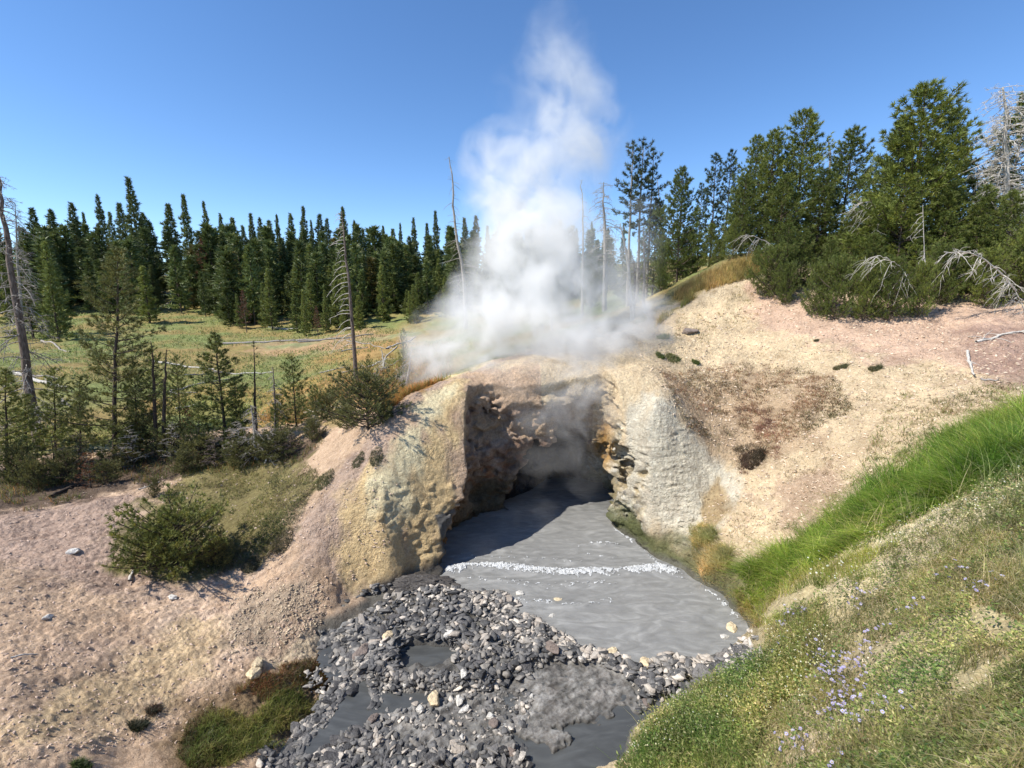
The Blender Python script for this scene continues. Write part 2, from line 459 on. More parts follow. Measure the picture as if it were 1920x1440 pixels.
# perspective-friendly grid: columns of constant x/y, rows of growing distance
S = np.concatenate([np.linspace(-2.6, -1.36, 40, endpoint=False), np.linspace(-1.36, 1.36, 1080), np.linspace(1.36, 2.6, 41)[1:]])
Yr = np.concatenate([np.geomspace(0.7, 3.5, 110, endpoint=False), np.geomspace(3.5, 22, 980, endpoint=False), np.geomspace(22, 700, 300)])
GX = S[None, :] * Yr[:, None]; GY = np.repeat(Yr[:, None], len(S), 1)
GZ = height_field(GX, GY)
lnY = np.log(Yr)
def Hq(x, y):
    """terrain height by lookup"""
    x = np.asarray(x, float); y = np.asarray(y, float)
    s = np.clip(x / y, S[0], S[-1])
    fj = np.interp(s, S, np.arange(len(S))); fi = np.interp(np.log(y), lnY, np.arange(len(Yr)))
    j = np.clip(fj.astype(int), 0, len(S) - 2); i = np.clip(fi.astype(int), 0, len(Yr) - 2)
    u = fj - j; v = fi - i
    return (GZ[i, j] * (1 - u) * (1 - v) + GZ[i, j + 1] * u * (1 - v) + GZ[i + 1, j] * (1 - u) * v + GZ[i + 1, j + 1] * u * v)
def raycast(px, py, ymin=1.5):
    """ground points seen at photo pixels"""
    px = np.atleast_1d(np.asarray(px, float)); py = np.atleast_1d(np.asarray(py, float))
    a, b, c = raydir(px, py)
    s = a / b; slope = c / b
    ys = np.geomspace(ymin, 600, 320)
    res = np.full(len(px), 600.0)
    for k in range(0, len(px), 8000):
        sl = slice(k, k + 8000)
        X = s[sl, None] * ys[None]; Z = CAMZ + slope[sl, None] * ys[None]
        below = Z < Hq(X, np.broadcast_to(ys, X.shape))
        hit = below.argmax(1); ok = below.any(1)
        y1 = ys[hit]; y0 = ys[np.maximum(hit - 1, 0)]
        yf = y0[:, None] + (y1 - y0)[:, None] * np.linspace(0, 1, 9)[None]
        b2 = (CAMZ + slope[sl, None] * yf) < Hq(s[sl, None] * yf, yf)
        r = np.take_along_axis(yf, b2.argmax(1)[:, None], 1)[:, 0]; r = np.where(b2.any(1), r, y1)
        res[sl] = np.where(ok, r, 600.0)
    return np.stack([s * res, res, Hq(s * res, res)], -1)
def wpoly(pts):
    return [tuple(q[:2]) for q in raycast([p[0] for p in pts], [p[1] for p in pts])]

# ------------------------------------------------------------------ ground colours (where each earth, mud or turf lies)
ZONES = []   # (world polygon, colour, soft, roughness or None)
def zone(pts, col, soft=0.4, amt=1.0): ZONES.append((wpoly(pts), np.array(col), soft, amt))
PINK = (0.56, 0.41, 0.285); MAUVE = (0.44, 0.325, 0.255); CREAM = (0.73, 0.585, 0.385); YEL = (0.66, 0.48, 0.245)
WHITE = (0.74, 0.69, 0.55); BROWN = (0.30, 0.20, 0.14); DUFF = (0.13, 0.095, 0.07)
zone([(-200,950),(0,950),(250,930),(350,1000),(450,1080),(200,1110),(-200,1080)], MAUVE, 0.9)
zone([(250,1140),(500,1090),(640,1180),(600,1260),(420,1240)], (0.66, 0.50, 0.37), 0.6)
zone([(-100,1420),(250,1230),(400,1170),(440,1195),(300,1280),(60,1430)], (0.60, 0.46, 0.27), 0.5, 0.75)
zone([(100,1200),(230,1190),(200,1240),(60,1260)], MAUVE, 0.4, 0.6)
zone([(560,1000),(640,880),(800,770),(860,740),(880,880),(800,900),(700,960),(620,1080)], (0.50, 0.375, 0.29), 0.4)
zone([(440,1120),(560,1080),(600,1150),(500,1200),(430,1200)], (0.42, 0.33, 0.24), 0.3)
zone([(640,950),(720,900),(860,880),(860,1100),(700,1125),(650,1060)], (0.70, 0.53, 0.29), 0.4)
zone([(700,950),(790,920),(850,930),(850,1010),(760,1010)], (0.80, 0.70, 0.45), 0.25)
zone([(480,1250),(560,1180),(640,1160),(640,1220),(560,1260)], (0.68, 0.56, 0.40), 0.25)
zone([(820,740),(880,712),(1060,690),(1180,680),(1250,600),(1420,545),(1300,900),(1130,900)], (0.66, 0.52, 0.34), 0.5)
# right side
RBASE = [(1150,1000),(1130,760),(1200,640),(1250,590),(1440,520),(1520,560),(2300,600),(2300,760),(1920,800),(1650,930),(1400,1100),(1420,1190),(1300,1100)]
zone(RBASE, CREAM, 0.5)
zone([(1400,540),(1520,560),(2300,600),(2300,720),(1800,700),(1560,660),(1400,600)], (0.66, 0.475, 0.35), 0.7)
zone([(1800,620),(2200,600),(2200,730),(1850,720)], (0.44, 0.30, 0.24), 0.5, 0.8)
zone([(1240,700),(1400,680),(1560,700),(1600,760),(1420,860),(1290,810)], (0.47, 0.34, 0.225), 0.6, 0.7)
zone([(1400,930),(1560,900),(1570,980),(1440,1000)], (0.50, 0.36, 0.26), 0.35, 0.8)
ZONES.append(([(2.95,11.7),(3.5,11.75),(4.3,11.7),(5.7,10.9),(5.0,10.1),(4.1,9.65),(2.9,10.6)], np.array((0.72,0.67,0.54)), 0.35, 0.95))
zone([(1310,920),(1350,900),(1370,960),(1320,990)], (0.50, 0.38, 0.22), 0.15)
TURF = [(1350,1100),(1480,1020),(1600,930),(1760,870),(1920,770),(2500,700),(2500,1600),(1500,2000),(1120,1600),(1150,1440),(1210,1330),(1310,1270),(1420,1215),(1420,1160)]
zone(TURF, (0.46, 0.39, 0.23), 0.3)
zone([(1640,1040),(1700,1010),(1920,900),(1990,930),(1960,990),(1800,1060),(1680,1090)], (0.68, 0.58, 0.41), 0.7, 0.85)
zone([(1480,1320),(1560,1270),(1600,1340),(1560,1420),(1480,1440)], (0.62, 0.51, 0.36), 0.2)
zone([(1820,1320),(1930,1270),(1950,1440),(1760,1440)], (0.62, 0.50, 0.36), 0.2, 0.8)
zone([(1640,1110),(1700,1100),(1680,1160),(1620,1150)], (0.62, 0.52, 0.36), 0.3, 0.7)
ZONES.append(([(4.2,17.2),(6,18.0),(8.0,18.6),(9.4,19.0),(12,20),(30,24),(60,200),(0,200),(2.5,40),(3.4,22)], np.array((0.30,0.26,0.115)), 0.4, 1.0))
# crest turf right of the steam
zone([(1225,610),(1290,530),(1420,480),(1440,505),(1330,535),(1250,590)], (0.42, 0.32, 0.13), 0.4)
# meadow and woodland floor on the left and behind
MEADOW = [(-300,860),(60,850),(200,845),(420,800),(560,795),(640,740),(730,765),(835,735),(900,708),(1000,690),(1100,670),(1210,600),(1260,540),(1400,478)]
mw = wpoly(MEADOW) + [(900, 700), (-1900, 700), (-400, 60), (-30, 14)]
ZONES.append((mw, np.array((0.235, 0.225, 0.095)), 0.5, 1.0))
zone([(480,790),(560,760),(600,700),(560,680),(700,640),(830,640),(850,700),(720,760)], (0.30, 0.23, 0.095), 1.2, 0.8)
zone([(300,780),(560,770),(560,720),(300,700)], (0.30, 0.22, 0.08), 1.2, 0.7)
zone([(480,640),(700,620),(760,630),(620,660),(480,665)], (0.34, 0.28, 0.17), 2.0, 0.8)
zone([(720,740),(830,720),(830,745),(740,765)], (0.42, 0.20, 0.06), 0.5)
zone([(840,725),(980,700),(1150,690),(1200,640),(1240,600),(1100,640),(950,670)], (0.62, 0.48, 0.31), 0.8)
# soil and turf below the near left trees
zone([(-200,900),(60,870),(220,850),(420,835),(600,815),(570,880),(380,890),(140,935),(0,965),(-200,1000)], DUFF, 0.35)
zone([(330,880),(420,850),(580,860),(600,900),(550,960),(520,1030),(420,1075),(250,1070),(240,1000)], (0.21, 0.18, 0.08), 0.35)
zone([(360,1330),(480,1270),(600,1240),(645,1290),(600,1370),(480,1400),(350,1440),(330,1400)], (0.24, 0.17, 0.10), 0.25)
MUD = np.array((0.115, 0.112, 0.105))
SLABC = np.array((0.215, 0.21, 0.20))

TURFW = wpoly(TURF)
def wcolor(x, y, z, nz=None):
    """colour and crumb strength of the ground at world points"""
    x = np.asarray(x, float); y = np.asarray(y, float); z = np.asarray(z, float)
    C = np.empty((len(x), 4)); C[:, :3] = np.where(x[:, None] > 0.8, np.array((0.64, 0.52, 0.35))[None], np.array(PINK)[None]); C[:, 3] = 0.8
    w1 = fbm2(x * 0.9, y * 0.9, 4, 81); w2 = fbm2(x * 3.5, y * 3.5, 4, 85)
    for poly, col, soft, amt in ZONES:
        pa = np.array(poly)
        m = (x > pa[:, 0].min() - 3) & (x < pa[:, 0].max() + 3) & (y > pa[:, 1].min() - 3) & (y < pa[:, 1].max() + 3)
        if not m.any(): continue
        sd = poly_sd(x[m], y[m], poly) + (w1[m] * 0.8 + w2[m] * 0.6) * soft
        a = sstep(soft * 0.6, -soft * 0.6, sd) * amt
        C[m, :3] = C[m, :3] * (1 - a[:, None]) + col[None] * a[:, None]
    # small plants and stains speckle the meadow
    mdw = (poly_sd(x, y, mw) < 0)
    g = np.clip(0.5 + 0.9 * fbm2(x * 0.35, y * 0.35, 4, 91), 0, 1)[:, None]
    tint = (1 - g) * np.array((1.25, 1.0, 0.95)) + g * np.array((0.82, 1.0, 0.85))
    C[:, :3] = np.where(mdw[:, None], C[:, :3] * tint, C[:, :3])
    C[:, 3] = np.where(mdw, 0.35, C[:, 3])
    # pale and rusty mottling on bare earth
    v = fbm2(x * 1.6, y * 1.6, 4, 95)
    C[:, :3] *= (1 + 0.12 * v)[:, None]
    sdb = poly_sd(x, y, BASIN)
    band_ = sstep(0.55, 0.12, sdb + 0.16 * w2) * (x > 2.3) * (y < 12.3) * sstep(0.95, 0.4, z + 0.25 * w2)
    C[:, :3] = C[:, :3] * (1 - 0.85 * band_[:, None]) + np.array((0.15, 0.125, 0.075))[None] * 0.85 * band_[:, None]
    near_turf = poly_sd(x, y, TURFW) < 0
    C[:, 3] = np.where(near_turf, 0.55, C[:, 3]); C[:, 3] *= 1 - 0.35 * sstep(-3.5, -5.0, x)
    # wet grey mud along the water
    edge = sdb + 0.14 * w2
    a = sstep(0.12, -0.12, edge) * (z < 1.2)
    wet = sstep(0.32, 0.02, z + 0.06 * w2) * sstep(0.6, 0.1, edge)
    a = np.maximum(a, wet)[:, None]
    mud = MUD[None] * (1 + 0.35 * fbm2(x * 5, y * 5, 4, 99))[:, None]
    ms = x * x < 30
    sl = np.zeros(len(x)); sl[ms] = sstep(0.10, -0.05, poly_sd(x[ms], y[ms], SLAB) + 0.16 * fbm2(x[ms] * 3.1, y[ms] * 3.1, 4, 41)) * sstep(-0.12, -0.03, z[ms])
    st = fbm2((x + y * 0.6) * 3.0, (y - x * 0.6) * 11, 4, 98)
    slc = SLABC[None] * (1 + 0.45 * st + 0.25 * w2)[:, None]
    mud = mud * (1 - sl[:, None]) + slc * sl[:, None]
    C[:, :3] = C[:, :3] * (1 - a) + mud * a
    C[:, 3] = C[:, 3] * (1 - a[:, 0]) + 0.35 * a[:, 0]
    return C

# far/near ground sheet
inbox = (GX > BX[0] + 0.10) & (GX < BX[1] - 0.10) & (GY > BY[0] + 0.10) & (GY < BY[1] - 0.10)
gv = np.stack([GX, GY, GZ], -1).reshape(-1, 3)
nr, nc = GX.shape
ii = (np.arange(nr - 1)[:, None] * nc + np.arange(nc - 1)[None]).ravel()
quads = np.stack([ii, ii + 1, ii + nc + 1, ii + nc], 1)
fl = inbox.ravel()
keep = ~(fl[quads].all(1))
quads = quads[keep]
used = np.zeros(len(gv), bool); used[quads.ravel()] = True
remap = np.cumsum(used) - 1
gcol = wcolor(gv[used, 0], gv[used, 1], gv[used, 2])
# where turf covers the ground the crumbs are softer
gm = new_mesh("ground", gv[used], remap[quads], M_ground, smooth=True, colors=gcol)
ground = tag(link("ground", gm), kind="structure")

# ------------------------------------------------------------------ cave and cliffs: a surface net over a solid field
def surface_nets(F, org, h):
    nx, ny, nz = F.shape
    sg = F > 0
    c = np.zeros((nx - 1, ny - 1, nz - 1), np.int8)
    for a in (0, 1):
        for b in (0, 1):
            for d in (0, 1):
                c += sg[a:nx - 1 + a, b:ny - 1 + b, d:nz - 1 + d]
    act = (c > 0) & (c < 8)
    ci = np.argwhere(act)
    idx = np.full(act.shape, -1, np.int32); idx[act] = np.arange(len(ci))
    acc = np.zeros((len(ci), 3)); cnt = np.zeros(len(ci))
    corners = [(a, b, d) for a in (0, 1) for b in (0, 1) for d in (0, 1)]
    for p in corners:
        for ax in range(3):
            if p[ax]: continue
            q = list(p); q[ax] = 1
            fa = F[ci[:, 0] + p[0], ci[:, 1] + p[1], ci[:, 2] + p[2]]; fb = F[ci[:, 0] + q[0], ci[:, 1] + q[1], ci[:, 2] + q[2]]
            m = (fa > 0) != (fb > 0)
            t = np.where(m, fa / np.where(m, fa - fb, 1), 0)
            pos = np.array(p, float)[None] + 0
            pos = np.repeat(pos, len(ci), 0); pos[:, ax] += t
            acc += pos * m[:, None]; cnt += m
    V = (ci + acc / cnt[:, None]) * h + np.array(org)
    Q = []
    for ax in range(3):
        s0 = [slice(None)] * 3; s1 = [slice(None)] * 3
        s0[ax] = slice(0, -1); s1[ax] = slice(1, None)
        e = sg[tuple(s0)] != sg[tuple(s1)]
        u, v = [(1, 2), (2, 0), (0, 1)][ax]
        pos = np.argwhere(e)
        ok = (pos[:, u] > 0) & (pos[:, v] > 0) & (pos[:, u] < act.shape[u]) & (pos[:, v] < act.shape[v]) & (pos[:, ax] < act.shape[ax])
        pos = pos[ok]
        inside = sg[pos[:, 0], pos[:, 1], pos[:, 2]]
        def at(du, dv):
            r = pos.copy(); r[:, u] += du; r[:, v] += dv
            return idx[r[:, 0], r[:, 1], r[:, 2]]
        q = np.stack([at(-1, -1), at(0, -1), at(0, 0), at(-1, 0)], 1)
        q[~inside] = q[~inside][:, ::-1]
        Q.append(q)
    return V, np.concatenate(Q)

HV = 0.031
xs = np.arange(BX[0], BX[1], HV); ys = np.arange(BY[0], BY[1], HV); zs = np.arange(BZ[0], BZ[1] + 0.01, HV)
X2, Y2 = np.meshgrid(xs, ys, indexing='ij')
L2 = Hl = land(X2, Y2)
O2 = height_field(X2, Y2)
sd0 = poly_sd(X2, Y2, BASIN); sd1 = poly_sd(X2, Y2, LIP)
bed2 = bed_height(X2, Y2)
sdn = sd0 + 0.10 * fbm2(X2 * 2.4, Y2 * 2.4, 4, 70)
kk = np.where(X2 > 0, 2.6, 1.5)
# weight of the modelled cliff against the plain bank of the ground sheet
edge_d = np.minimum.reduce([X2 - BX[0], BX[1] - X2, Y2 - BY[0], BY[1] - Y2])
wc = (sstep(0.15, 0.9, edge_d) * sstep(8.2, 9.3, Y2)).astype(np.float32)
F = np.empty((len(xs), len(ys), len(zs)), np.float32)
for k, z in enumerate(zs):
    t = np.clip(z / (1.9 + 1.5 * sstep(0.0, 2.2, X2)), 0, 1) ** 0.8
    cliff = sd0 * (1 - t) + sd1 * t
    bank = (np.maximum(bed2, -0.07) + np.clip(sdn, 0, 3) * kk + np.clip(sdn - 0.2, 0, 3) * 2 - z) / 3.0
    bank = np.where(sdn < 0, -0.5, bank)
    w = cliff * wc + bank * (1 - wc)
    F[:, :, k] = np.minimum((L2 - z) * 0.75, w)
# hollow of the cave
x3 = xs[:, None, None]; y3 = ys[None, :, None]; z3 = zs[None, None, :]
def ell(cx, cy_, cz, rx, ry, rz):
    return (np.sqrt(((x3 - cx) / rx) ** 2 + ((y3 - cy_) / ry) ** 2 + ((z3 - cz) / rz) ** 2) - 1) * min(rx, ry, rz)
hollow = np.minimum(ell(1.4, 13.3, 0.0, 1.7, 1.95, 2.45), ell(2.0, 12.9, 0.0, 1.15, 2.0, 2.35)).astype(np.float32)
niche = ell(2.95, 11.9, 1.85, 0.62, 0.6, 0.52).astype(np.float32)
F = np.minimum(F, hollow); F = np.minimum(F, niche)
# rock relief in a narrow band
band = np.abs(F) < 0.6
bi = np.argwhere(band)
bx, by, bz = xs[bi[:, 0]], ys[bi[:, 1]], zs[bi[:, 2]]
wb = wc[bi[:, 0], bi[:, 1]]
depth_below = (L2[bi[:, 0], bi[:, 1]] - bz)
face = sstep(0.05, 0.5, depth_below) * wb           # only on the faces, not on the turf above
big = fbm3(bx * 1.1, by * 1.1, bz * 1.1, 3, 101) * (0.10 + 0.12 * sstep(-1.4, -0.6, bx))
strata = fbm3(bx * 2.2, by * 2.2, bz * 7, 4, 111) * 0.055
crack = (np.abs(vnoise3(bx * 3.1, by * 3.1, bz * 3.1, 121)) - 0.35) * 0.11
fine = fbm3(bx * 9, by * 9, bz * 11, 2, 131) * 0.035
right = sstep(1.0, 2.6, bx)
saw = bz * 3.6 + 1.3 * fbm3(bx * 0.8, by * 0.8, bz * 0.5, 3, 133); saw = saw - np.floor(saw)
blk = np.tanh(5 * vnoise3(bx * 2.6 + 0.5 * big, by * 2.6, bz * 3.4, 137)) * 0.06 + np.tanh(6 * vnoise3(bx * 6.1, by * 6.1, bz * 8, 139)) * 0.028
F[band] += ((big + crack + strata * (0.25 + 0.5 * right) + fine + blk + (saw ** 2 - 0.4) * (0.02 + 0.025 * right) + np.tanh(6 * vnoise3(bx * 4.5 + by * 2, by * 4.5 - bx, bz * 11, 143)) * 0.028 * right) * face).astype(np.float32)
# loose blocks on the yellow face of the left bank
lb = sstep(9.0, 9.4, by) * sstep(11.2, 10.6, by) * sstep(-3.4, -2.7, bx) * sstep(0.0, -0.8, bx) * sstep(2.3, 1.7, bz)
v = np.abs(fbm3(bx * 4.3, by * 4.3, bz * 5.5, 2, 141)) - 0.3
rt = sstep(2.6, 3.0, bx) * sstep(0.05, 0.2, sd0[bi[:, 0], bi[:, 1]]) * sstep(3.2, 2.6, bz) * sstep(4.9, 4.0, bx)
fl_ = fbm3(bx * 4, by * 4, bz * 20, 4, 151)
F[band] += (v * 0.13 * lb * wb + fl_ * 0.05 * rt * wb + np.tanh(8 * vnoise3(bx * 9, by * 9, bz * 12, 145)) * 0.02 * face).astype(np.float32)
for k, z in enumerate(zs):
    F[:, :, k] = np.maximum(F[:, :, k], (bed2 - z))
# at the rim of the box follow the ground sheet exactly
rim = sstep(0.5, 0.12, edge_d)[:, :, None].astype(np.float32)
F = F * (1 - rim) + ((O2[:, :, None] - z3) * 0.75).astype(np.float32) * rim
F[:, :, 0] = 1.0
SV, SQ = surface_nets(F, (xs[0], ys[0], zs[0]), HV)
del F, hollow, niche
SV = SV.astype(float)
# the very rim is sunk a little under the sheet
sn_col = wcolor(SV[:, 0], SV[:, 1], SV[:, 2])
Ls = land_base(SV[:, 0], SV[:, 1]); below = Ls - SV[:, 2]
x_, y_, z_ = SV.T
cl = sstep(0.25, 0.8, below) * sstep(0.12, 0.3, edge_d[np.clip(((x_ - BX[0]) / HV).astype(int), 0, len(xs) - 1), np.clip(((y_ - BY[0]) / HV).astype(int), 0, len(ys) - 1)])
f1 = fbm3(x_ * 1.3, y_ * 1.3, z_ * 1.6, 4, 161); f2 = fbm3(x_ * 3.2, y_ * 3.2, z_ * 7, 3, 171)
def lerpc(C, col, a):
    C[:, :3] = C[:, :3] * (1 - a[:, None]) + np.array(col)[None] * a[:, None]
wallc = np.ones((len(x_), 3)) * np.array((0.44, 0.335, 0.255))
lerpc(wallc, (0.50, 0.37, 0.25), sstep(0.0, 0.5, f1))
lerpc(wallc, (0.23, 0.15, 0.11), sstep(-0.1, -0.6, f1) * 0.8)
lerpc(wallc, (0.36, 0.15, 0.06), sstep(0.2, 0.6, f2) * sstep(2.4, 0.8, z_) * 0.8)
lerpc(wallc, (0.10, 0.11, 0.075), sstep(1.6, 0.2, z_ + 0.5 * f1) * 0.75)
lerpc(sn_col, (0, 0, 0), cl * sstep(-1.95, -1.3, x_) * 1.0 * (x_ < 2.3) * (y_ > 9.2))
cc = cl * sstep(-1.95, -1.3, x_) * (x_ < 2.3) * (y_ > 9.2)
sn_col[:, :3] = sn_col[:, :3] + wallc * cc[:, None]
# deep inside: low rock colour gets darker towards the back
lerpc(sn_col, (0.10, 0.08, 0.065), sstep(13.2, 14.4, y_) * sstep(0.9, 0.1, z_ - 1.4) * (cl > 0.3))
# right cliff: white sinter, grey shelves, green film near the water, orange rim by the mouth
rw = cl * sstep(2.2, 2.7, x_) * sstep(3.0, 2.6, z_ + 0.3 * f1)
wc3 = np.ones((len(x_), 3)) * np.array(WHITE)
f3 = fbm3(x_ * 7, y_ * 7, z_ * 15, 3, 173)
lerpc(wc3, (0.50, 0.45, 0.33), sstep(0.0, 0.5, f2) * 0.9)
lerpc(wc3, (0.30, 0.26, 0.18), sstep(0.25, 0.6, f3) * 0.7)
lerpc(wc3, (0.84, 0.82, 0.72), sstep(-0.25, -0.6, f3) * 0.8)
lerpc(wc3, (0.58, 0.46, 0.26), sstep(0.1, 0.6, f1) * 0.7)
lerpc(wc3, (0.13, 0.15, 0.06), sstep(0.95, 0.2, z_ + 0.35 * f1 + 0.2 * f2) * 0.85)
lerpc(wc3, (0.62, 0.33, 0.07), sstep(11.6, 12.6, y_) * sstep(0.8, 1.6, z_) * sstep(2.9, 2.6, x_) * 0.9)
sn_col[:, :3] = sn_col[:, :3] * (1 - rw[:, None]) + wc3 * rw[:, None]
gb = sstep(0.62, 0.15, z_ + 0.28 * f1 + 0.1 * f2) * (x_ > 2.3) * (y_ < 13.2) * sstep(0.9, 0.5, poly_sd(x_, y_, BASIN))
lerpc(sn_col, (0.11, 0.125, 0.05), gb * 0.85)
# left bank face: yellow sulphur crust with rusty undersides by the mouth, darkened by painted shade
lw = cl * sstep(-1.3, -1.9, x_) * (y_ > 9.0) * sstep(2.2, 1.6, z_ + 0.4 * f1)
lc = np.ones((len(x_), 3)) * np.array((0.70, 0.56, 0.34))
lerpc(lc, (0.62, 0.38, 0.12), sstep(0.1, 0.6, f1) * 0.7)
lerpc(lc, (0.28, 0.20, 0.11), sstep(0.25, 0.6, fbm3(x_ * 7, y_ * 7, z_ * 9, 3, 174)) * 0.6)
lerpc(lc, (0.80, 0.75, 0.58), sstep(0.1, 0.5, f2) * 0.7)
sn_col[:, :3] = sn_col[:, :3] * (1 - lw[:, None] * 0.8) + lc * lw[:, None] * 0.8
rs = sstep(-2.05, -1.75, x_) * sstep(-1.0, -1.3, x_) * sstep(12.0, 11.0, y_) * sstep(2.3, 1.6, z_) * cl
lerpc(sn_col, (0.20, 0.10, 0.035), rs * 0.85)  # rust tone with the shade of this face mixed into the colour
# dark wet mud ridge at the foot of the left bank
dk = sstep(0.45, 0.15, z_) * sstep(-3.0, -2.6, x_) * sstep(-0.9, -1.2, x_) * (y_ < 9.9) * sstep(0.35, 0.1, poly_sd(x_, y_, BASIN))
lerpc(sn_col, (0.075, 0.07, 0.065), dk)
wetline = sstep(0.16, 0.03, z_ + 0.05 * f2)
lerpc(sn_col, (0.12, 0.115, 0.10), wetline * 0.8 * (poly_sd(x_, y_, BASIN) < 0.6))
sn_col[:, 3] = np.maximum(sn_col[:, 3], cl * 0.9)
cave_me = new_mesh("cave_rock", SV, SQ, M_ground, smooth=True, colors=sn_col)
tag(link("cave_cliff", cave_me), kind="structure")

# ------------------------------------------------------------------ muddy water and foam
def water_material(name, col, rough):
    m, t, b = nt(name); L = t.links.new
    geo = N(t, "ShaderNodeNewGeometry"); mp = N(t, "ShaderNodeMapping"); mp.inputs["Scale"].default_value = (1.0, 2.6, 1)
    n = N(t, "ShaderNodeTexNoise"); n.inputs["Scale"].default_value = 3.2; n.inputs["Detail"].default_value = 7; n.inputs["Roughness"].default_value = 0.62
    n2 = N(t, "ShaderNodeTexNoise"); n2.inputs["Scale"].default_value = 1.3; n2.inputs["Detail"].default_value = 7; n2.inputs["Distortion"].default_value = 2.2
    L(geo.outputs["Position"], mp.inputs[0]); L(mp.outputs[0], n.inputs["Vector"]); L(mp.outputs[0], n2.inputs["Vector"])
    r = ramp(t, [(0.3, tuple(c * 0.80 for c in col)), (0.52, col), (0.72, tuple(c * 1.32 for c in col))]); L(n2.outputs[0], r.inputs[0])
    L(r.outputs[0], b.inputs["Base Color"])
    bp = N(t, "ShaderNodeBump"); bp.inputs["Strength"].default_value = 0.38 if rough > 0.2 else 0.12; bp.inputs["Distance"].default_value = 0.05
    L(n.outputs[0], bp.inputs["Height"]); L(bp.outputs[0], b.inputs["Normal"])
    b.inputs["Roughness"].default_value = rough; b.inputs["IOR"].default_value = 1.33
    return m
M_pool = water_material("muddy_pool_water", (0.222, 0.221, 0.213), 0.30)
M_stream = water_material("muddy_stream_water", (0.070, 0.073, 0.073), 0.14)
m, t, b = nt("foam_bubbles"); M_foam = m
vf = N(t, "ShaderNodeTexVoronoi"); vf.inputs["Scale"].default_value = 42
gf = N(t, "ShaderNodeNewGeometry"); t.links.new(gf.outputs["Position"], vf.inputs["Vector"])
rf = ramp(t, [(0.0, (0.86, 0.87, 0.87)), (0.7, (0.45, 0.46, 0.46))]); t.links.new(vf.outputs["Distance"], rf.inputs[0]); t.links.new(rf.outputs[0], b.inputs["Base Color"])
bf = N(t, "ShaderNodeBump"); bf.inputs["Strength"].default_value = 0.9; bf.inputs["Distance"].default_value = 0.03; bf.invert = True
t.links.new(vf.outputs["Distance"], bf.inputs["Height"]); t.links.new(bf.outputs[0], b.inputs["Normal"]); b.inputs["Roughness"].default_value = 0.5

DAMLINE = np.array([on_level(*p) for p in [(540,1190),(640,1185),(740,1180),(860,1190),(960,1205),(1040,1225),(1110,1240),(1200,1265),(1300,1262),(1440,1235),(1600,1200)]])
def damy(x): return np.interp(x, DAMLINE[:, 0], DAMLINE[:, 1])
def line_w(pts, z=0.0): return np.array([on_level(px, py, z) for px, py in pts])
WAVES = [  # (line, width, height, foam amount)
 (line_w([(845,1068),(885,1060),(930,1062),(1000,1070),(1060,1074),(1120,1074),(1180,1070),(1235,1066),(1262,1072)]), 0.17, 0.06, 1.12),
 (line_w([(1088,1022),(1110,1018),(1150,1022)]), 0.10, 0.05, 0.80),
 (line_w([(920,1118),(960,1124),(1010,1128),(1060,1134),(1095,1136),(1140,1126)]), 0.10, 0.03, 0.55),
 (line_w([(940,1092),(985,1096)]), 0.09, 0.02, 0.5),
 (line_w([(1152,992),(1195,1022),(1245,1066),(1300,1092),(1345,1118),(1392,1170)]), 0.06, 0.01, 0.80),
 (line_w([(1100,1040),(1150,1043)]), 0.09, 0.02, 0.45),
 (line_w([(880,1085),(960,1092),(1050,1098),(1150,1092)]), 0.12, 0.02, 0.42),
 (line_w([(870,1045),(960,1046),(1080,1052)]), 0.14, 0.02, 0.40),
 (line_w([(1040,1165),(1100,1175),(1200,1170)]), 0.10, 0.012, 0.38),
]
def seg_dist(x, y, pl):
    d = np.full(x.shape, 1e9)
    for (x0, y0), (x1, y1) in zip(pl[:-1], pl[1:]):
        ex, ey = x1 - x0, y1 - y0
        t_ = np.clip(((x - x0) * ex + (y - y0) * ey) / (ex * ex + ey * ey), 0, 1)
        d = np.minimum(d, np.hypot(x - x0 - t_ * ex, y - y0 - t_ * ey))
    return d
def water_h(x, y):
    z = 0.012 * fbm2(x * 1.6, y * 3.2, 3, 201) + 0.004 * fbm2(x * 7, y * 12, 2, 203)
    wob = 0.05 * fbm2(x * 2.5, y * 2.5, 3, 205)
    for pl, w, h, _ in WAVES:
        z = z + h * np.exp(-((seg_dist(x, y, pl) + wob) / w) ** 2)
    return z
def grid_sheet(x0, x1, y0, y1, h, zf, keepf, name, mat, kind, zoff=0.0):
    xs_ = np.arange(x0, x1, h); ys_ = np.arange(y0, y1, h)
    X, Y = np.meshgrid(xs_, ys_, indexing='ij'); Z = zf(X, Y) + zoff
    n_ = len(ys_)
    a = (np.arange(len(xs_) - 1)[:, None] * n_ + np.arange(n_ - 1)[None]).ravel()
    q = np.stack([a, a + n_, a + n_ + 1, a + 1], 1)
    V = np.stack([X, Y, Z], -1).reshape(-1, 3); k = keepf(X, Y, Z).ravel()
    q = q[k[q].all(1)]
    u = np.zeros(len(V), bool); u[q.ravel()] = True; rm = np.cumsum(u) - 1
    return tag(link(name, new_mesh(name, V[u], rm[q], mat, smooth=True)), kind=kind)
grid_sheet(-3.2, 5.6, 6.6, 16.2, 0.035, water_h, lambda X, Y, Z: (poly_sd(X, Y, BASIN) < 0.5) & (Y > damy(X)), "pool_water", M_pool, "structure")
grid_sheet(-5.5, 5.0, 3.4, 9.3, 0.05, lambda X, Y: -0.095 + 0.004 * fbm2(X * 3, Y * 5, 3, 207), lambda X, Y, Z: (poly_sd(X, Y, BASIN) < 0.5) & (Y < damy(X) + 0.08), "stream_water", M_stream, "structure")
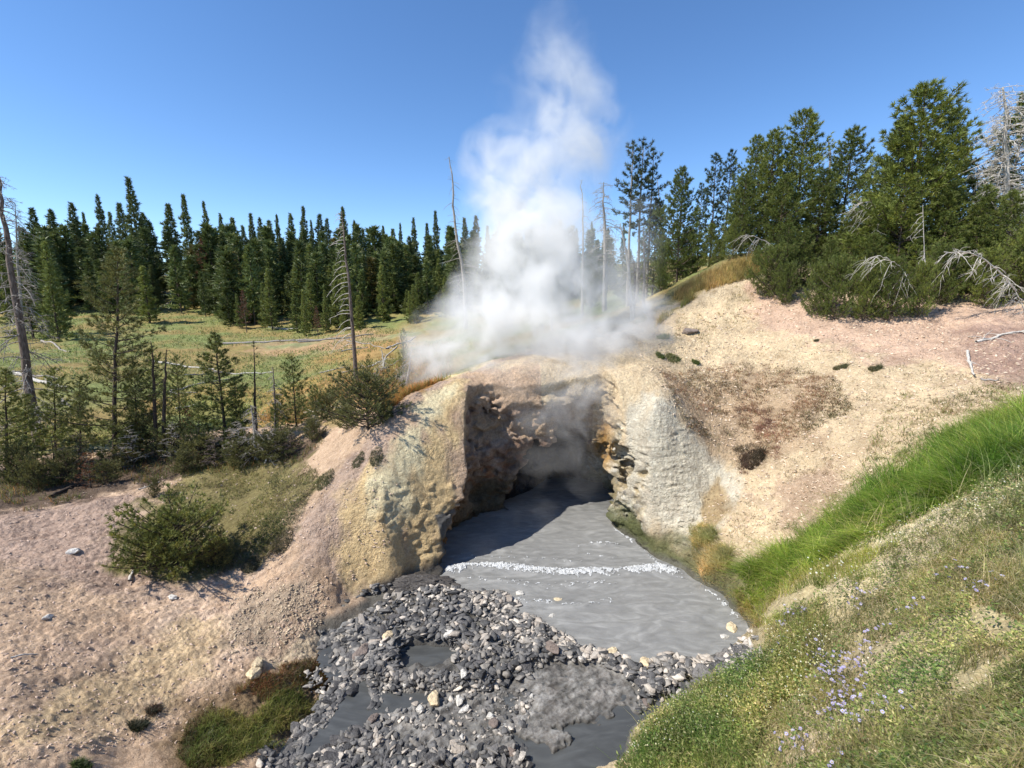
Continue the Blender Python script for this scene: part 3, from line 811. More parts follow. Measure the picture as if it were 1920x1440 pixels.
def foam_field(X, Y):
    f = np.full(X.shape, -1.0)
    wob = 0.05 * fbm2(X * 2.5, Y * 2.5, 3, 205)
    nz_ = fbm2(X * 14, Y * 17, 4, 209, 0.7)
    for pl, w, h, am in WAVES:
        d = (seg_dist(X, Y, pl) + wob) / w
        f = np.maximum(f, am * np.exp(-d * d) + 0.42 * nz_ - 0.60)
    return f
def foam_z(X, Y):
    return water_h(X, Y) + 0.004 + 0.028 * np.clip(foam_field(X, Y), -0.05, 1) + 0.010 * fbm2(X * 24, Y * 24, 2, 211)
grid_sheet(-1.9, 4.8, 8.0, 12.0, 0.014, foam_z, lambda X, Y, Z: (foam_field(X, Y) > 0) & (poly_sd(X, Y, BASIN) < 0.1), "foam", M_foam, "stuff")

# ------------------------------------------------------------------ stones
def rock_mesh(name, seed, mat, flat=0.6, fine=False):
    r = random.Random(seed)
    bm = bmesh.new()
    for i in range(16 if not fine else 22):
        v = Vector((r.gauss(0, 1), r.gauss(0, 1), r.gauss(0, 1))).normalized()
        rr = r.uniform(0.8, 1.05)
        bm.verts.new((v.x * rr, v.y * rr * r.uniform(0.75, 1), v.z * rr * flat))
    res = bmesh.ops.convex_hull(bm, input=bm.verts)
    bmesh.ops.delete(bm, geom=[g for g in set(res["geom_interior"] + res["geom_unused"]) if isinstance(g, bmesh.types.BMVert)], context='VERTS')
    bmesh.ops.bevel(bm, geom=list(bm.edges), offset=0.035, segments=1, affect='EDGES')
    bmesh.ops.triangulate(bm, faces=bm.faces)
    if fine:
        bmesh.ops.subdivide_edges(bm, edges=bm.edges, cuts=2, use_grid_fill=True)
        for v in bm.verts:
            q = np.array([[v.co.x], [v.co.y], [v.co.z]])
            k = float(fbm3(q[0] * 2.2 + seed, q[1] * 2.2, q[2] * 3, 4, seed)[0]); v.co *= 1 + 0.09 * k
    me = bpy.data.meshes.new(name); bm.to_mesh(me); bm.free()
    me.materials.append(mat)
    return me
M_st_dark = stone_material("dark_stone", [(0, (0.045, 0.045, 0.047)), (0.5, (0.105, 0.10, 0.10)), (1, (0.19, 0.18, 0.175))], 0.5)
M_st_mid = stone_material("grey_stone", [(0, (0.13, 0.125, 0.12)), (0.5, (0.24, 0.225, 0.21)), (1, (0.36, 0.32, 0.28))], 0.65)
M_st_pale = stone_material("pale_stone", [(0, (0.36, 0.31, 0.26)), (0.5, (0.50, 0.44, 0.37)), (1, (0.66, 0.61, 0.54))], 0.75)
M_st_stuff = stone_material("small_stones", [], 0.65, objrand=False)
protos = {}
for nm, mt in (("dark", M_st_dark), ("mid", M_st_mid), ("pale", M_st_pale)):
    protos[nm] = [rock_mesh("rock", 10 + k * 7 + len(nm), mt, [0.26, 0.36, 0.5, 0.68][k % 4], fine=True) for k in range(8)]

def in_px(poly, n, seed=0):
    """n random photo pixels inside a photo polygon"""
    r = np.random.default_rng(seed); pa = np.array(poly, float); out = []
    lo, hi = pa.min(0), pa.max(0)
    while sum(len(o) for o in out) < n:
        q = r.uniform(lo, hi, (n * 2, 2)); out.append(q[poly_sd(q[:, 0], q[:, 1], poly) < 0])
    return np.concatenate(out)[:n]
D_main = [(600,1212),(630,1150),(695,1100),(790,1098),(850,1100),(905,1105),(960,1118),(990,1150),(1040,1180),(1095,1205),(1170,1216),(1300,1224),(1400,1215),(1420,1225),(1400,1262),(1300,1290),(1235,1325),(1200,1315),(1180,1275),(1130,1245),(1060,1238),(1020,1240),(1000,1270),(930,1290),(870,1262),(850,1240),(845,1205),(770,1200),(760,1240),(740,1262),(650,1262)]
D_shore = [(640,1262),(760,1262),(880,1262),(960,1285),(900,1298),(820,1292),(760,1285),(700,1300),(640,1300)]
D_low = [(560,1400),(640,1360),(700,1375),(780,1400),(880,1420),(960,1400),(990,1440),(900,1470),(600,1470),(500,1450)]
D_mid = [(640,1310),(760,1280),(900,1300),(990,1290),(1010,1330),(960,1390),(880,1400),(760,1360),(680,1350)]
D_left = [(480,1300),(600,1260),(640,1300),(620,1390),(520,1440),(440,1450)]
POOL_EDGE = np.array([on_level(*p) for p in [(850,1100),(905,1105),(960,1118),(1000,1155),(1095,1205),(1170,1216),(1300,1224),(1420,1210)]])
stones = []   # (x, y, size, shade)
def strew(poly, n, s0, s1, shades, seed, power=2.2):
    r = np.random.default_rng(seed)
    w = raycast(*in_px(poly, n, seed).T)
    for q in w:
        s = s0 + (s1 - s0) * r.random() ** power
        sh_ = r.choice(["dark", "mid", "pale"], p=shades)
        if q[0] > -0.2 and float(np.interp(q[0], POOL_EDGE[:, 0], POOL_EDGE[:, 1])) - q[1] < 0.42 * r.uniform(0.4, 1.1): sh_ = r.choice(["mid", "pale"], p=[0.3, 0.7])
        stones.append([q[0], q[1], s, sh_])
strew(D_main, 4200, 0.016, 0.115, [0.56, 0.34, 0.10], 1, 2.6)
strew([(900,1105),(960,1112),(1010,1160),(1100,1200),(1300,1222),(1415,1212),(1400,1250),(1200,1245),(1040,1215),(940,1190),(850,1130)], 900, 0.02, 0.10, [0.10, 0.40, 0.50], 2, 1.9)
strew([(700,1110),(800,1098),(900,1110),(850,1150),(720,1150)], 180, 0.025, 0.07, [0.1, 0.5, 0.4], 12)
strew([(640,1180),(700,1110),(720,1250),(760,1300),(700,1330),(690,1270)], 420, 0.015, 0.09, [0.7, 0.27, 0.03], 14)
strew([(600,1195),(690,1200),(700,1345),(600,1400),(540,1440),(640,1330),(650,1262)], 420, 0.02, 0.11, [0.7, 0.26, 0.04], 34, 2.0)
strew(D_main, 170, 0.07, 0.17, [0.7, 0.25, 0.05], 31, 1.5)
strew([(500,1200),(600,1330),(640,1400)] and [(600,1200),(660,1210),(700,1330),(640,1440),(520,1450),(640,1330)], 160, 0.05, 0.16, [0.75, 0.22, 0.03], 32, 1.5)
strew([(560,1420),(650,1375),(690,1310),(690,1250),(650,1200),(620,1215),(650,1262),(648,1320),(600,1372),(520,1425)], 420, 0.02, 0.11, [0.6, 0.3, 0.1], 33, 1.8)
strew([(595,1185),(690,1190),(720,1260),(705,1345),(640,1335),(680,1262),(640,1215)], 500, 0.015, 0.10, [0.7, 0.27, 0.03], 15)
strew([(480,1470),(540,1400),(640,1345),(720,1360),(800,1395),(900,1412),(985,1400),(1000,1440),(940,1470)], 700, 0.015, 0.11, [0.62, 0.3, 0.08], 16)
strew(D_shore, 700, 0.02, 0.10, [0.5, 0.35, 0.15], 3)
strew([(480,1440),(500,1400),(600,1370),(650,1320),(690,1330),(650,1380),(620,1440)], 200, 0.03, 0.13, [0.6, 0.35, 0.05], 7)
strew(D_low, 700, 0.015, 0.10, [0.45, 0.40, 0.15], 4)
strew(D_mid, 420, 0.015, 0.07, [0.35, 0.4, 0.25], 5, 3)
strew([(560,1270),(700,1300),(760,1380),(640,1400),(520,1450),(600,1360)], 300, 0.02, 0.09, [0.5, 0.4, 0.1], 6)
strew([(1190,1320),(1240,1300),(1300,1290),(1260,1330),(1200,1345)], 60, 0.03, 0.10, [0.6, 0.35, 0.05], 8)
strew([(1340,1180),(1420,1185),(1430,1230),(1380,1240)], 40, 0.03, 0.09, [0.0, 0.3, 0.7], 9)
stones.sort(key=lambda q: -q[2] / q[1])
n_ind = 270
SHADE_W = {"dark": "dark wet grey", "mid": "mid grey", "pale": "pale dry tan"}
def to_px(x, y, z):
    fx, fy, fz = y * math.cos(PITCH) - (z - CAMZ) * math.sin(PITCH), x, (z - CAMZ) * math.cos(PITCH) + y * math.sin(PITCH)
    return 960 + FPX * fy / fx, 720 - FPX * fz / fx
def region(x, y):
    px, py = to_px(x, y, 0.0)
    if py > 1350 and px < 640: return "gravel below the lower left turf"
    if py > 1370: return ("left" if px < 740 else "middle" if px < 860 else "right") + " gravel at the bottom edge"
    if py > 1240 and px < 700: return "shallows beside the turf clump"
    if py > 1275 and px < 1150: return "mud flat below the rock bar"
    if px < 760: return "left heap of the rock bar"
    if px < 1000: return "middle of the rock bar"
    if px < 1200: return "right arm of the rock bar"
    return "bank end of the rock bar"
seen_cell = {}
def stone_label(x, y, sh, form):
    k = (sh, region(x, y), form); n = seen_cell.get(k, 0); seen_cell[k] = n + 1
    pre = ["largest ", "second largest "][n] if n < 2 else "smaller "
    return pre + form + " " + SHADE_W[sh] + " stone in the " + k[1], form + " " + SHADE_W[sh] + " stones in the " + k[1]
rr_ = random.Random(5)
def put_rock(mesh, x, y, sx, sy, sz, rot, sink=0.3, z=None):
    o = bpy.data.objects.new("rock", mesh); COL.objects.link(o)
    zz = max(float(Hq(x, y)), -0.125) if z is None else z
    o.location = (x, y, zz + sz * (0.5 - sink)); o.rotation_euler = rot; o.scale = (sx, sy, sz)
    return o
for x, y, s, sh in stones[:n_ind]:
    pi_ = rr_.randrange(8)
    o = put_rock(protos[sh][pi_], x, y, s * rr_.uniform(0.9, 1.6), s * rr_.uniform(0.6, 1), s * rr_.uniform(0.5, 0.85), (rr_.uniform(-.5, .5), rr_.uniform(-.5, .5), rr_.uniform(0, 6.3)), 0.42)
    tag(o, *[(q_, "rock", g_) for q_, g_ in [stone_label(x, y, sh, "flat" if pi_ % 4 < 2 else "blocky")]][0])
# the rest as one mass
base = []
for k in range(5):
    me = rock_mesh("tmp", 90 + k, None if False else M_st_stuff, [0.3, 0.45, 0.6, 0.38, 0.5][k])
    V = np.array([v.co[:] for v in me.vertices]); Fc = np.array([p.vertices[:] for p in me.polygons]); base.append((V, Fc)); bpy.data.meshes.remove(me)
Vs, Fs, Cs, off = [], [], [], 0
shade_c = {"dark": ((0.05, 0.05, 0.052), (0.16, 0.155, 0.15)), "mid": ((0.14, 0.135, 0.13), (0.34, 0.31, 0.27)), "pale": ((0.36, 0.31, 0.26), (0.62, 0.56, 0.48))}
def add_pebble(x, y, z, s, c):
    global off
    V, Fc = base[rr_.randrange(5)]
    R_ = np.array(Euler((rr_.uniform(-.5, .5), rr_.uniform(-.5, .5), rr_.uniform(0, 6.3))).to_matrix())
    W = (V * s * np.array((rr_.uniform(0.9, 1.5), rr_.uniform(0.7, 1), rr_.uniform(0.7, 1)))) @ R_.T + np.array((x, y, z + s * 0.2))
    Vs.append(W); Fs.append(Fc + off); off += len(W); Cs.append(np.repeat(np.array(c)[None], len(W), 0))
zq = np.maximum(Hq([s[0] for s in stones[n_ind:]], [s[1] for s in stones[n_ind:]]), -0.12)
for (x, y, s, sh), z in zip(stones[n_ind:], zq):
    a_, b_ = map(np.array, shade_c[sh]); add_pebble(x, y, z, s, a_ + (b_ - a_) * rr_.random())
tag(link("small_stones", new_mesh("small_stones", np.concatenate(Vs), np.concatenate(Fs), M_st_stuff, colors=np.concatenate(Cs))), kind="stuff")
# crumbs of earth lying on the slopes
Vs, Fs, Cs, off = [], [], [], 0
def crumbs(poly, n, s0, s1, c0, c1, seed):
    r = np.random.default_rng(seed)
    for q in raycast(*in_px(poly, n, seed).T):
        if q[1] > 60: continue
        s = (s0 + (s1 - s0) * r.random() ** 3) * (0.5 + q[1] / 16)
        add_pebble(q[0], q[1], q[2] - s * 0.15, s, np.array(c0) + (np.array(c1) - np.array(c0)) * r.random())
crumbs([(1230,600),(1500,560),(1920,640),(1920,760),(1600,930),(1430,1080),(1300,1000),(1380,870),(1180,720)], 8000, 0.008, 0.045, (0.52, 0.38, 0.27), (0.76, 0.62, 0.46), 21)
crumbs([(0,960),(240,900),(600,860),(860,760),(860,880),(640,1150),(560,1240),(330,1400),(0,1440)], 4500, 0.008, 0.035, (0.42, 0.30, 0.23), (0.68, 0.52, 0.40), 22)
crumbs([(430,1110),(600,1090),(620,1160),(520,1220),(430,1230)], 900, 0.015, 0.04, (0.40, 0.31, 0.22), (0.62, 0.50, 0.34), 23)
crumbs([(820,740),(1000,705),(1150,690),(1200,620),(1230,680),(1180,780),(1000,712)], 500, 0.01, 0.05, (0.52, 0.40, 0.28), (0.72, 0.58, 0.42), 24)
crumbs([(1480,1320),(1560,1270),(1920,900),(1960,1000),(1700,1100),(1920,1300),(1900,1440),(1480,1440)], 900, 0.008, 0.025, (0.55, 0.45, 0.32), (0.75, 0.66, 0.5), 25)
tag(link("earth_crumbs", new_mesh("earth_crumbs", np.concatenate(Vs), np.concatenate(Fs), M_st_stuff, colors=np.concatenate(Cs))), kind="stuff")
# stones one can point at
M_cream_st = stone_material("cream_stone", [(0, (0.70, 0.56, 0.36)), (1, (0.72, 0.60, 0.40))], 0.8)
M_white_st = stone_material("white_stone", [(0, (0.66, 0.63, 0.57)), (1, (0.74, 0.71, 0.65))], 0.8)
M_brown_st = stone_material("brown_stone", [(0, (0.20, 0.16, 0.14)), (1, (0.24, 0.19, 0.16))], 0.7)
fine_c = [rock_mesh("rock", 300 + k, M_cream_st, 0.7, True) for k in range(2)]
fine_w = [rock_mesh("rock", 310 + k, M_white_st, 0.6, True) for k in range(3)]
fine_b = [rock_mesh("rock", 320 + k, M_brown_st, 0.6, True) for k in range(3)]
special = [ # px, py, mesh, half width px, half height px, label
 (815,1307,fine_c[0],17,13,"rounded cream and tan boulder sitting in the dark mud left of the split white stone"),
 (780,1312,fine_w[0],15,12,"broken white stone touching the left side of the cream boulder in the mud"),
 (788,1327,fine_w[1],10,9,"small white stone just below the broken white stone beside the cream boulder"),
 (860,1312,fine_w[2],13,13,"upper half of the tall split white stone standing in the mud"),
 (870,1328,fine_w[0],12,10,"lower half of the tall split white stone standing in the mud"),
 (920,1340,fine_w[1],10,9,"white stone lying in the mud with a grey stone above it"),
 (925,1353,fine_b[0],13,8,"flat brown grey stone below the white stone in the mud"),
 (867,1381,fine_w[2],8,7,"small isolated white stone near the bottom of the mud flat"),
 (898,1380,fine_w[0],5,4,"tiny pale stone right of the isolated white stone on the mud flat"),
 (997,1303,fine_w[1],6,6,"small pale stone alone on the textured grey mud crust"),
 (908,1285,fine_w[2],9,7,"white pebble at the upper edge of the dark mud below the rock bar"),
 (675,1220,fine_b[1],20,17,"big dark brown boulder at the left end of the rock bar"),
 (655,1256,fine_w[0],17,13,"white block on the bank beside the rusty grass clump"),
 (728,1190,fine_c[1],13,9,"rounded cream stone in the middle of the dark left stone heap"),
 (842,1186,fine_w[1],14,8,"flat white stone in the middle of the rock bar"),
 (1034,1212,fine_b[2],18,14,"large slate grey slab leaning in the right half of the rock bar"),
 (1150,1222,fine_c[0],16,10,"wide cream stone on the pool edge of the rock bar, left one of the two"),
 (1210,1238,fine_c[1],14,11,"squat cream stone on the pool edge of the rock bar near the bank"),
 (868,1262,fine_w[2],12,12,"tilted pale block on the lower face of the rock bar"),
 (760,1282,fine_w[1],8,7,"small white stone at the edge of the dark water left of the mud flat"),
 (890,1428,fine_b[1],10,8,"brown grey stone near the bottom edge beside the lower channel"),
 (960,1410,fine_b[2],13,11,"grey stone standing at the tip of the mud crust in the lower channel"),
 (700,1345,fine_b[0],12,6,"thin dark stone lying in the shallow water under the pale gravel"),
 (482,1243,fine_c[0],13,10,"pointed cream rock standing on the left slope above the rusty grass"),
 (477,1262,fine_c[1],15,6,"low cream rock under the pointed rock on the left slope"),
 (1293,620,fine_b[0],14,6,"flat brown stone with dark shadow high on the cream slope right of the steam"),
 (90,1156,fine_w[0],7,5,"small white stone alone low on the pink left slope"),
 (138,1033,fine_w[1],9,5,"white stone alone high on the pink left slope"),
 (325,1118,fine_w[2],8,4,"pale chip of stone under the low pine on the left slope"),
 (1046,1113+10,fine_c[0],9,4,"cream stone poking out of the grey pool water"),
 (1036,1152,fine_w[0],9,5,"pointed white stone breaking the surface of the grey pool"),
 (975,1110,fine_w[1],10,5,"pale stone in the foam at the left of the pool"),
 (1215,1315,fine_b[0],14,13,"dark brown boulder where the rock bar meets the green bank"),
 (1372,1175,fine_c[1],12,5,"flat pale stone in the shallow corner by the green bank"),
 (1360,1192,fine_w[2],9,5,"small pale stone in the shallow corner by the green bank"),
]
for px, py, me, hw, hh, lab in special:
    q = raycast(px, py + hh * 0.6)[0]
    in_pool = (poly_sd(q[:1], q[1:2], BASIN)[0] < 0) and q[1] > float(damy(q[0])) + 0.2
    if in_pool: q = np.array([*on_level(px, py + hh * .5, 0), -0.02])
    sc = math.hypot(*q[:2]) * 1.05 / FPX
    o = put_rock(me, q[0], q[1], hw * sc * 1.15, hw * sc, max(hh, hw * 0.6) * sc * 1.25, (rr_.uniform(-.2, .2), rr_.uniform(-.2, .2), rr_.uniform(0, 6.3)), 0.25, q[2])
    tag(o, lab, "rock")
# dark wet ledge at the foot of the yellow bank
bm = bmesh.new(); bmesh.ops.create_icosphere(bm, subdivisions=6, radius=1)
for v in bm.verts:
    c = v.co.copy(); q = np.array([[c.x], [c.y], [c.z]])
    k = float(fbm3(q[0] * 1.6, q[1] * 1.6, q[2] * 1.6, 5, 401, 0.6)[0]); v.co = c * (1 + 0.28 * k)
    v.co.x *= 0.62; v.co.y *= 0.24; v.co.z *= 0.15
lm = bpy.data.meshes.new("rock_ledge"); bm.to_mesh(lm); bm.free()
M_ledge = stone_material("wet_dark_rock", [(0, (0.075, 0.068, 0.062)), (1, (0.085, 0.075, 0.068))], 0.55); lm.materials.append(M_ledge)
q = on_level(795, 1103); o = link("rock_ledge", lm, loc=(q[0], q[1], 0.08)); o.rotation_euler = (0.1, 0.1, 0.22)
tag(o, "dark wet rock ledge at the foot of the yellow bank beside the pool", "rock ledge")

# ------------------------------------------------------------------ conifers
def tuft_mesh(pos, dirs, L, w, k, r, col, colvar=0.25, spread=0.9):
    """k needles as thin triangles round each tuft"""
    n = len(pos)
    d = dirs[:, None, :] * 1.0 + r.normal(0, spread * 0.6, (n, k, 3))
    d /= np.linalg.norm(d, axis=2)[..., None]
    side = np.cross(d, r.normal(0, 1, (n, k, 3))); side /= np.linalg.norm(side, axis=2)[..., None] + 1e-9
    ln = L * r.uniform(0.7, 1.15, (n, k, 1)); p = pos[:, None, :]
    st = p + d * ln * r.uniform(-0.1, 0.25, (n, k, 1))
    V = np.stack([st - side * w * 0.5, st + side * w * 0.5, p + d * ln], 2).reshape(-1, 3)
    F = np.arange(len(V)).reshape(-1, 3)
    c = np.array(col)[None, :] * (1 + colvar * r.uniform(-1, 1, (n, 1))) * np.array([1, 1, 1])
    yel = r.uniform(0, 1, (n, 1)) ** 3
    c = c * (1 - 0.5 * yel) + c * np.array([[1.9, 1.45, 0.9]]) * 0.5 * yel
    C = np.repeat(np.repeat(c[:, None, :], k, 1)[:, :, None, :], 3, 2).reshape(-1, 3)
    return V, F, C

def conifer_data(seed, H, R, base=0.08, nb=90, tl=0.14, tw=0.016, k=12, per=20, prof="pine", col=(0.055, 0.085, 0.028), up=0.35, spread=0.9, gap=0.0, sidew=0.28, lean=0.0):
    r = np.random.default_rng(seed)
    zt = np.linspace(0, H, 14)
    wx = np.cumsum(r.normal(0, 0.012 * H / 14 * 3, 14)) + lean * zt; wy = np.cumsum(r.normal(0, 0.012 * H / 14 * 3, 14))
    wx -= wx[0]; wy -= wy[0]
    r0 = 0.011 * H + 0.01
    trunk = [(np.stack([wx, wy, zt], 1), np.linspace(r0, 0.006 * H * 0.3, 14))]
    pos, dirs = [], []
    golden = 2.39996
    for i in range(nb):
        t = base + (1 - base) * ((i + r.random()) / nb) ** (0.92)
        if gap and r.random() < gap: continue
        u = (t - base) / (1 - base)
        if prof == "spruce": pr = (1 - u) ** 1.0 * (0.75 + 0.25 * math.sin(u * 30 + seed))
        elif prof == "pine": pr = (1 - u) ** 0.62 * (0.62 + 0.38 * min(1, u * 5 + 0.3))
        elif prof == "top": pr = (1 - u) ** 0.5 * min(1, 0.35 + u * 2.2)
        elif prof == "bush": pr = (1 - u) ** 0.42
        else: pr = (1 - u) ** 0.7
        az = i * golden + r.uniform(-0.5, 0.5)
        lobe = 1 + 0.22 * math.sin(2 * az + seed) * math.sin(7 * u + seed * 2) + 0.18 * math.sin(3 * az + 13 * u + seed)
        ln = R * pr * lobe * r.uniform(0.5, 1.15) + 0.04 * R
        z0 = t * H; ox, oy = np.interp(z0, zt, wx), np.interp(z0, zt, wy)
        el0 = (-0.10 + 0.55 * u if prof != "bush" else 0.10 + 0.5 * u) + r.uniform(-0.15, 0.15)
        m = 6; s = np.linspace(0, 1, m)
        hx, hy = math.cos(az), math.sin(az)
        bend = r.normal(0, 0.12)
        pts = np.stack([ox + hx * ln * s * math.cos(el0) - hy * bend * ln * s ** 2, oy + hy * ln * s * math.cos(el0) + hx * bend * ln * s ** 2,
                        z0 + ln * (s * math.sin(el0) + up * s ** 2)], 1)
        br = max(0.004, 0.012 * ln + 0.004)
        trunk.append((pts, np.linspace(br, br * 0.3, m)))
        npf = max(2, int(per * (ln / R) + 1))
        ss = 0.22 + 0.78 * r.random(npf) ** 0.75
        b = np.stack([np.interp(ss, s, pts[:, c]) for c in range(3)], 1)
        off = r.uniform(-1, 1, npf) * ln * sidew * (1.15 - ss) * 1.3
        b[:, 0] += -hy * off; b[:, 1] += hx * off; b[:, 2] += np.abs(off) * 0.25 + r.normal(0, 0.05 * ln, npf)
        pos.append(b)
        dd = np.stack([hx + (-hy) * np.sign(off) * 0.5, hy + hx * np.sign(off) * 0.5, np.full(npf, 0.55 + 0.4 * u)], 1)
        dirs.append(dd / np.linalg.norm(dd, axis=1)[:, None])
    # leader
    nl = 5; pos.append(np.stack([np.full(nl, wx[-1]), np.full(nl, wy[-1]), H - np.linspace(0, 0.05 * H, nl)], 1)); dirs.append(np.tile([[0, 0, 1.0]], (nl, 1)))
    pos = np.concatenate(pos); dirs = np.concatenate(dirs)
    V, Fc, C = tuft_mesh(pos, dirs, tl, tw, k, r, col, spread=spread)
    return trunk, (V, Fc, C)

TREE = {}
def make_tree_proto(key, bark=None, sides=5, **kw):
    trunk, (V, Fc, C) = conifer_data(**kw)
    tv, tf = tubes(trunk, sides)
    TREE[key] = (new_mesh("trunk", tv, tf, bark or M_bark, smooth=True), new_mesh("crown", V, Fc, M_leaf, colors=C), kw["H"], kw["R"])
G_R = (0.135, 0.170, 0.042); G_F = (0.120, 0.150, 0.058); G_B = (0.048, 0.070, 0.032)
# near dense pines of the right hill
for i in range(4):
    make_tree_proto("full%d" % i, seed=10 + i, H=6, R=2.0, base=0.02, nb=150, tl=0.17, tw=0.026, k=12, per=36, prof="pine", col=G_R, up=0.30)
for i in range(3):
    make_tree_proto("bush%d" % i, seed=20 + i, H=3, R=2.0, base=0.02, nb=120, tl=0.15, tw=0.022, k=12, per=36, prof="bush", col=G_R, up=0.25)
for i in range(2):
    make_tree_proto("sparse%d" % i, seed=30 + i, H=6, R=1.25, base=0.12, nb=90, tl=0.18, tw=0.026, k=12, per=20, prof="pine", col=G_B, up=0.3, gap=0.15)
make_tree_proto("tall_bare", seed=40, H=8, R=0.95, base=0.45, nb=42, tl=0.2, tw=0.028, k=12, per=14, prof="top", col=G_B, up=0.3, bark=M_dead)
# near left pines, sparse and sunlit
make_tree_proto("left_big", seed=50, H=6, R=1.5, base=0.04, nb=115, tl=0.13, tw=0.018, k=12, per=36, prof="pine", col=(0.165, 0.170, 0.058), up=0.25, gap=0.15, bark=M_bark_dark, lean=0)
make_tree_proto("left_small", seed=51, H=3, R=0.7, base=0.04, nb=85, tl=0.095, tw=0.014, k=12, per=24, prof="pine", col=(0.15, 0.17, 0.05), up=0.3, gap=0.05, bark=M_bark_dark)
make_tree_proto("left_small2", seed=52, H=3, R=0.9, base=0.04, nb=80, tl=0.10, tw=0.014, k=12, per=26, prof="pine", col=(0.15, 0.175, 0.05), up=0.35, gap=0.08, bark=M_bark_dark)
make_tree_proto("sapling", seed=53, H=3, R=0.35, base=0.25, nb=22, tl=0.07, tw=0.012, k=8, per=6, prof="pine", col=(0.085, 0.095, 0.030), up=0.4, gap=0.3, bark=M_bark_dark)
make_tree_proto("low_pine", seed=54, H=0.85, R=1.05, base=0.05, nb=62, tl=0.08, tw=0.012, k=12, per=30, prof="bush", col=(0.17, 0.19, 0.055), up=0.25, bark=M_bark_dark)
make_tree_proto("low_pine2", seed=55, H=1.1, R=0.95, base=0.05, nb=90, tl=0.07, tw=0.012, k=12, per=30, prof="bush", col=(0.15, 0.155, 0.06), up=0.25, gap=0.1, bark=M_bark_dark)
# far forest
for i in range(4):
    make_tree_proto("far%d" % i, seed=60 + i, H=14, R=2.7, base=0.12 + 0.05 * i, nb=150, tl=0.50, tw=0.13, k=6, per=20, prof="spruce", col=G_F, up=0.12, sides=4, sidew=0.35)
for i in range(3):
    make_tree_proto("young%d" % i, seed=70 + i, H=9, R=1.8, base=0.03, nb=125, tl=0.38, tw=0.10, k=6, per=17, prof="spruce", col=(0.165, 0.200, 0.062), up=0.2, sides=4, sidew=0.35)
make_tree_proto("rusty", seed=75, H=12, R=1.8, base=0.2, nb=80, tl=0.5, tw=0.08, k=5, per=7, prof="pine", col=(0.13, 0.065, 0.045), up=0.1, sides=4, gap=0.2)
make_tree_proto("rusty_small", seed=76, H=2, R=0.7, base=0.02, nb=40, tl=0.08, tw=0.02, k=9, per=9, prof="pine", col=(0.16, 0.07, 0.03), up=0.3)

def plant_tree(key, top_px, top_py, y, label, group=None, name="pine_tree", rw=1.0, cat="pine tree", base_px=None, base_py=None, yaw=None, minH=0.5):
    tm, cm, H0, R0 = TREE[key]
    X, Y, Z = P(top_px, top_py, y)
    bx_ = X
    if base_px is not None:
        q = raycast(base_px, base_py)[0] if base_py is not None else (P(base_px, 700, y)[0], y, 0)
        bx_ = q[0]; 
        if base_py is not None:
            y = float(q[1]); X, Y, Z = P(top_px, top_py, y)
    bz_ = float(Hq(bx_, y)) - 0.05
    H = max(minH, Z - bz_); s = H / H0
    e = empty(name, (bx_, y, bz_), label, cat, group)
    e.rotation_euler = (0, math.atan2(X - bx_, H), rr_.uniform(0, 6.28) if yaw is None else yaw)
    if abs(X - bx_) > 0.02:
        e.rotation_mode = 'XYZ'
        e.rotation_euler = (Matrix.Rotation(math.atan2(X - bx_, H), 3, 'Y') @ Matrix.Rotation(rr_.uniform(0, 6.28), 3, 'Z')).to_euler()
    e.scale = (s * rw, s * rw, s)
    link("trunk", tm, e); link("crown", cm, e)
    return e

# ---- far stand on the left and behind the steam
sky_left = [(35,425),(62,392),(100,395),(128,382),(155,400),(183,368),(205,400),(222,382),(243,336),(262,400),(282,418),(318,385),(345,368),(382,380),(410,402),(434,410),(455,425),(468,402),(487,410),(503,415),(520,404),(541,402),(568,390),(583,415),(598,404),(612,412),(645,390),(662,415),(680,430),(700,432),(720,425),(735,430),(750,420),(777,410),(800,420),(815,397),(840,425),(872,410),(890,406),(915,425),(940,418),(965,430),(990,412),(1020,425),(1050,415),(1080,430),(1110,418),(1140,430),(1170,420),(10,430),(-20,400),(-60,390)]
EXTRA = {(243,336): "tallest pine of the far skyline, rising above its neighbours at the left", (183,368): "broad full pine on the far skyline left of the tallest pine",
         (345,368): "tall pine on the far skyline just right of the notch in the stand", (645,390): "dense round topped pine behind the drooping dead snag", (815,397): "slim tall pine on the skyline left of the tall bent snag"}
for px, py in sky_left:
    key = "far%d" % rr_.randrange(4)
    e = plant_tree(key, px, py, rr_.uniform(76, 96), EXTRA.get((px, py), "tall dark pine in the skyline row of the far stand"), "skyline pines of the far stand", rw=rr_.uniform(0.6, 1.15))
for i in range(58):
    px = rr_.uniform(-40, 1180); py = rr_.uniform(425, 470)
    if 268 < px < 305: py = rr_.uniform(485, 500)
    plant_tree("far%d" % rr_.randrange(4), px, py, rr_.uniform(62, 92), "dark pine inside the far stand below the skyline trees", "inner pines of the far stand", rw=rr_.uniform(1.0, 1.6))
cnt = 0
while cnt < 126:
    px = rr_.uniform(-40, 1150) if rr_.random() < 0.45 else rr_.uniform(400, 900); y = rr_.uniform(44, 68)
    if px < 480: y = rr_.uniform(46, 74)
    py = rr_.uniform(490, 565) if y < 55 else rr_.uniform(455, 520)
    if 275 < px < 400 and rr_.random() < 0.8: continue
    if px < 100: y = rr_.uniform(38, 60)
    if px > 940 and rr_.random() < 0.4: continue
    plant_tree("young%d" % rr_.randrange(3), px, py, y, "young green pine in the front thicket of the far stand", "young pines fronting the far stand", rw=rr_.uniform(0.9, 1.6)); cnt += 1
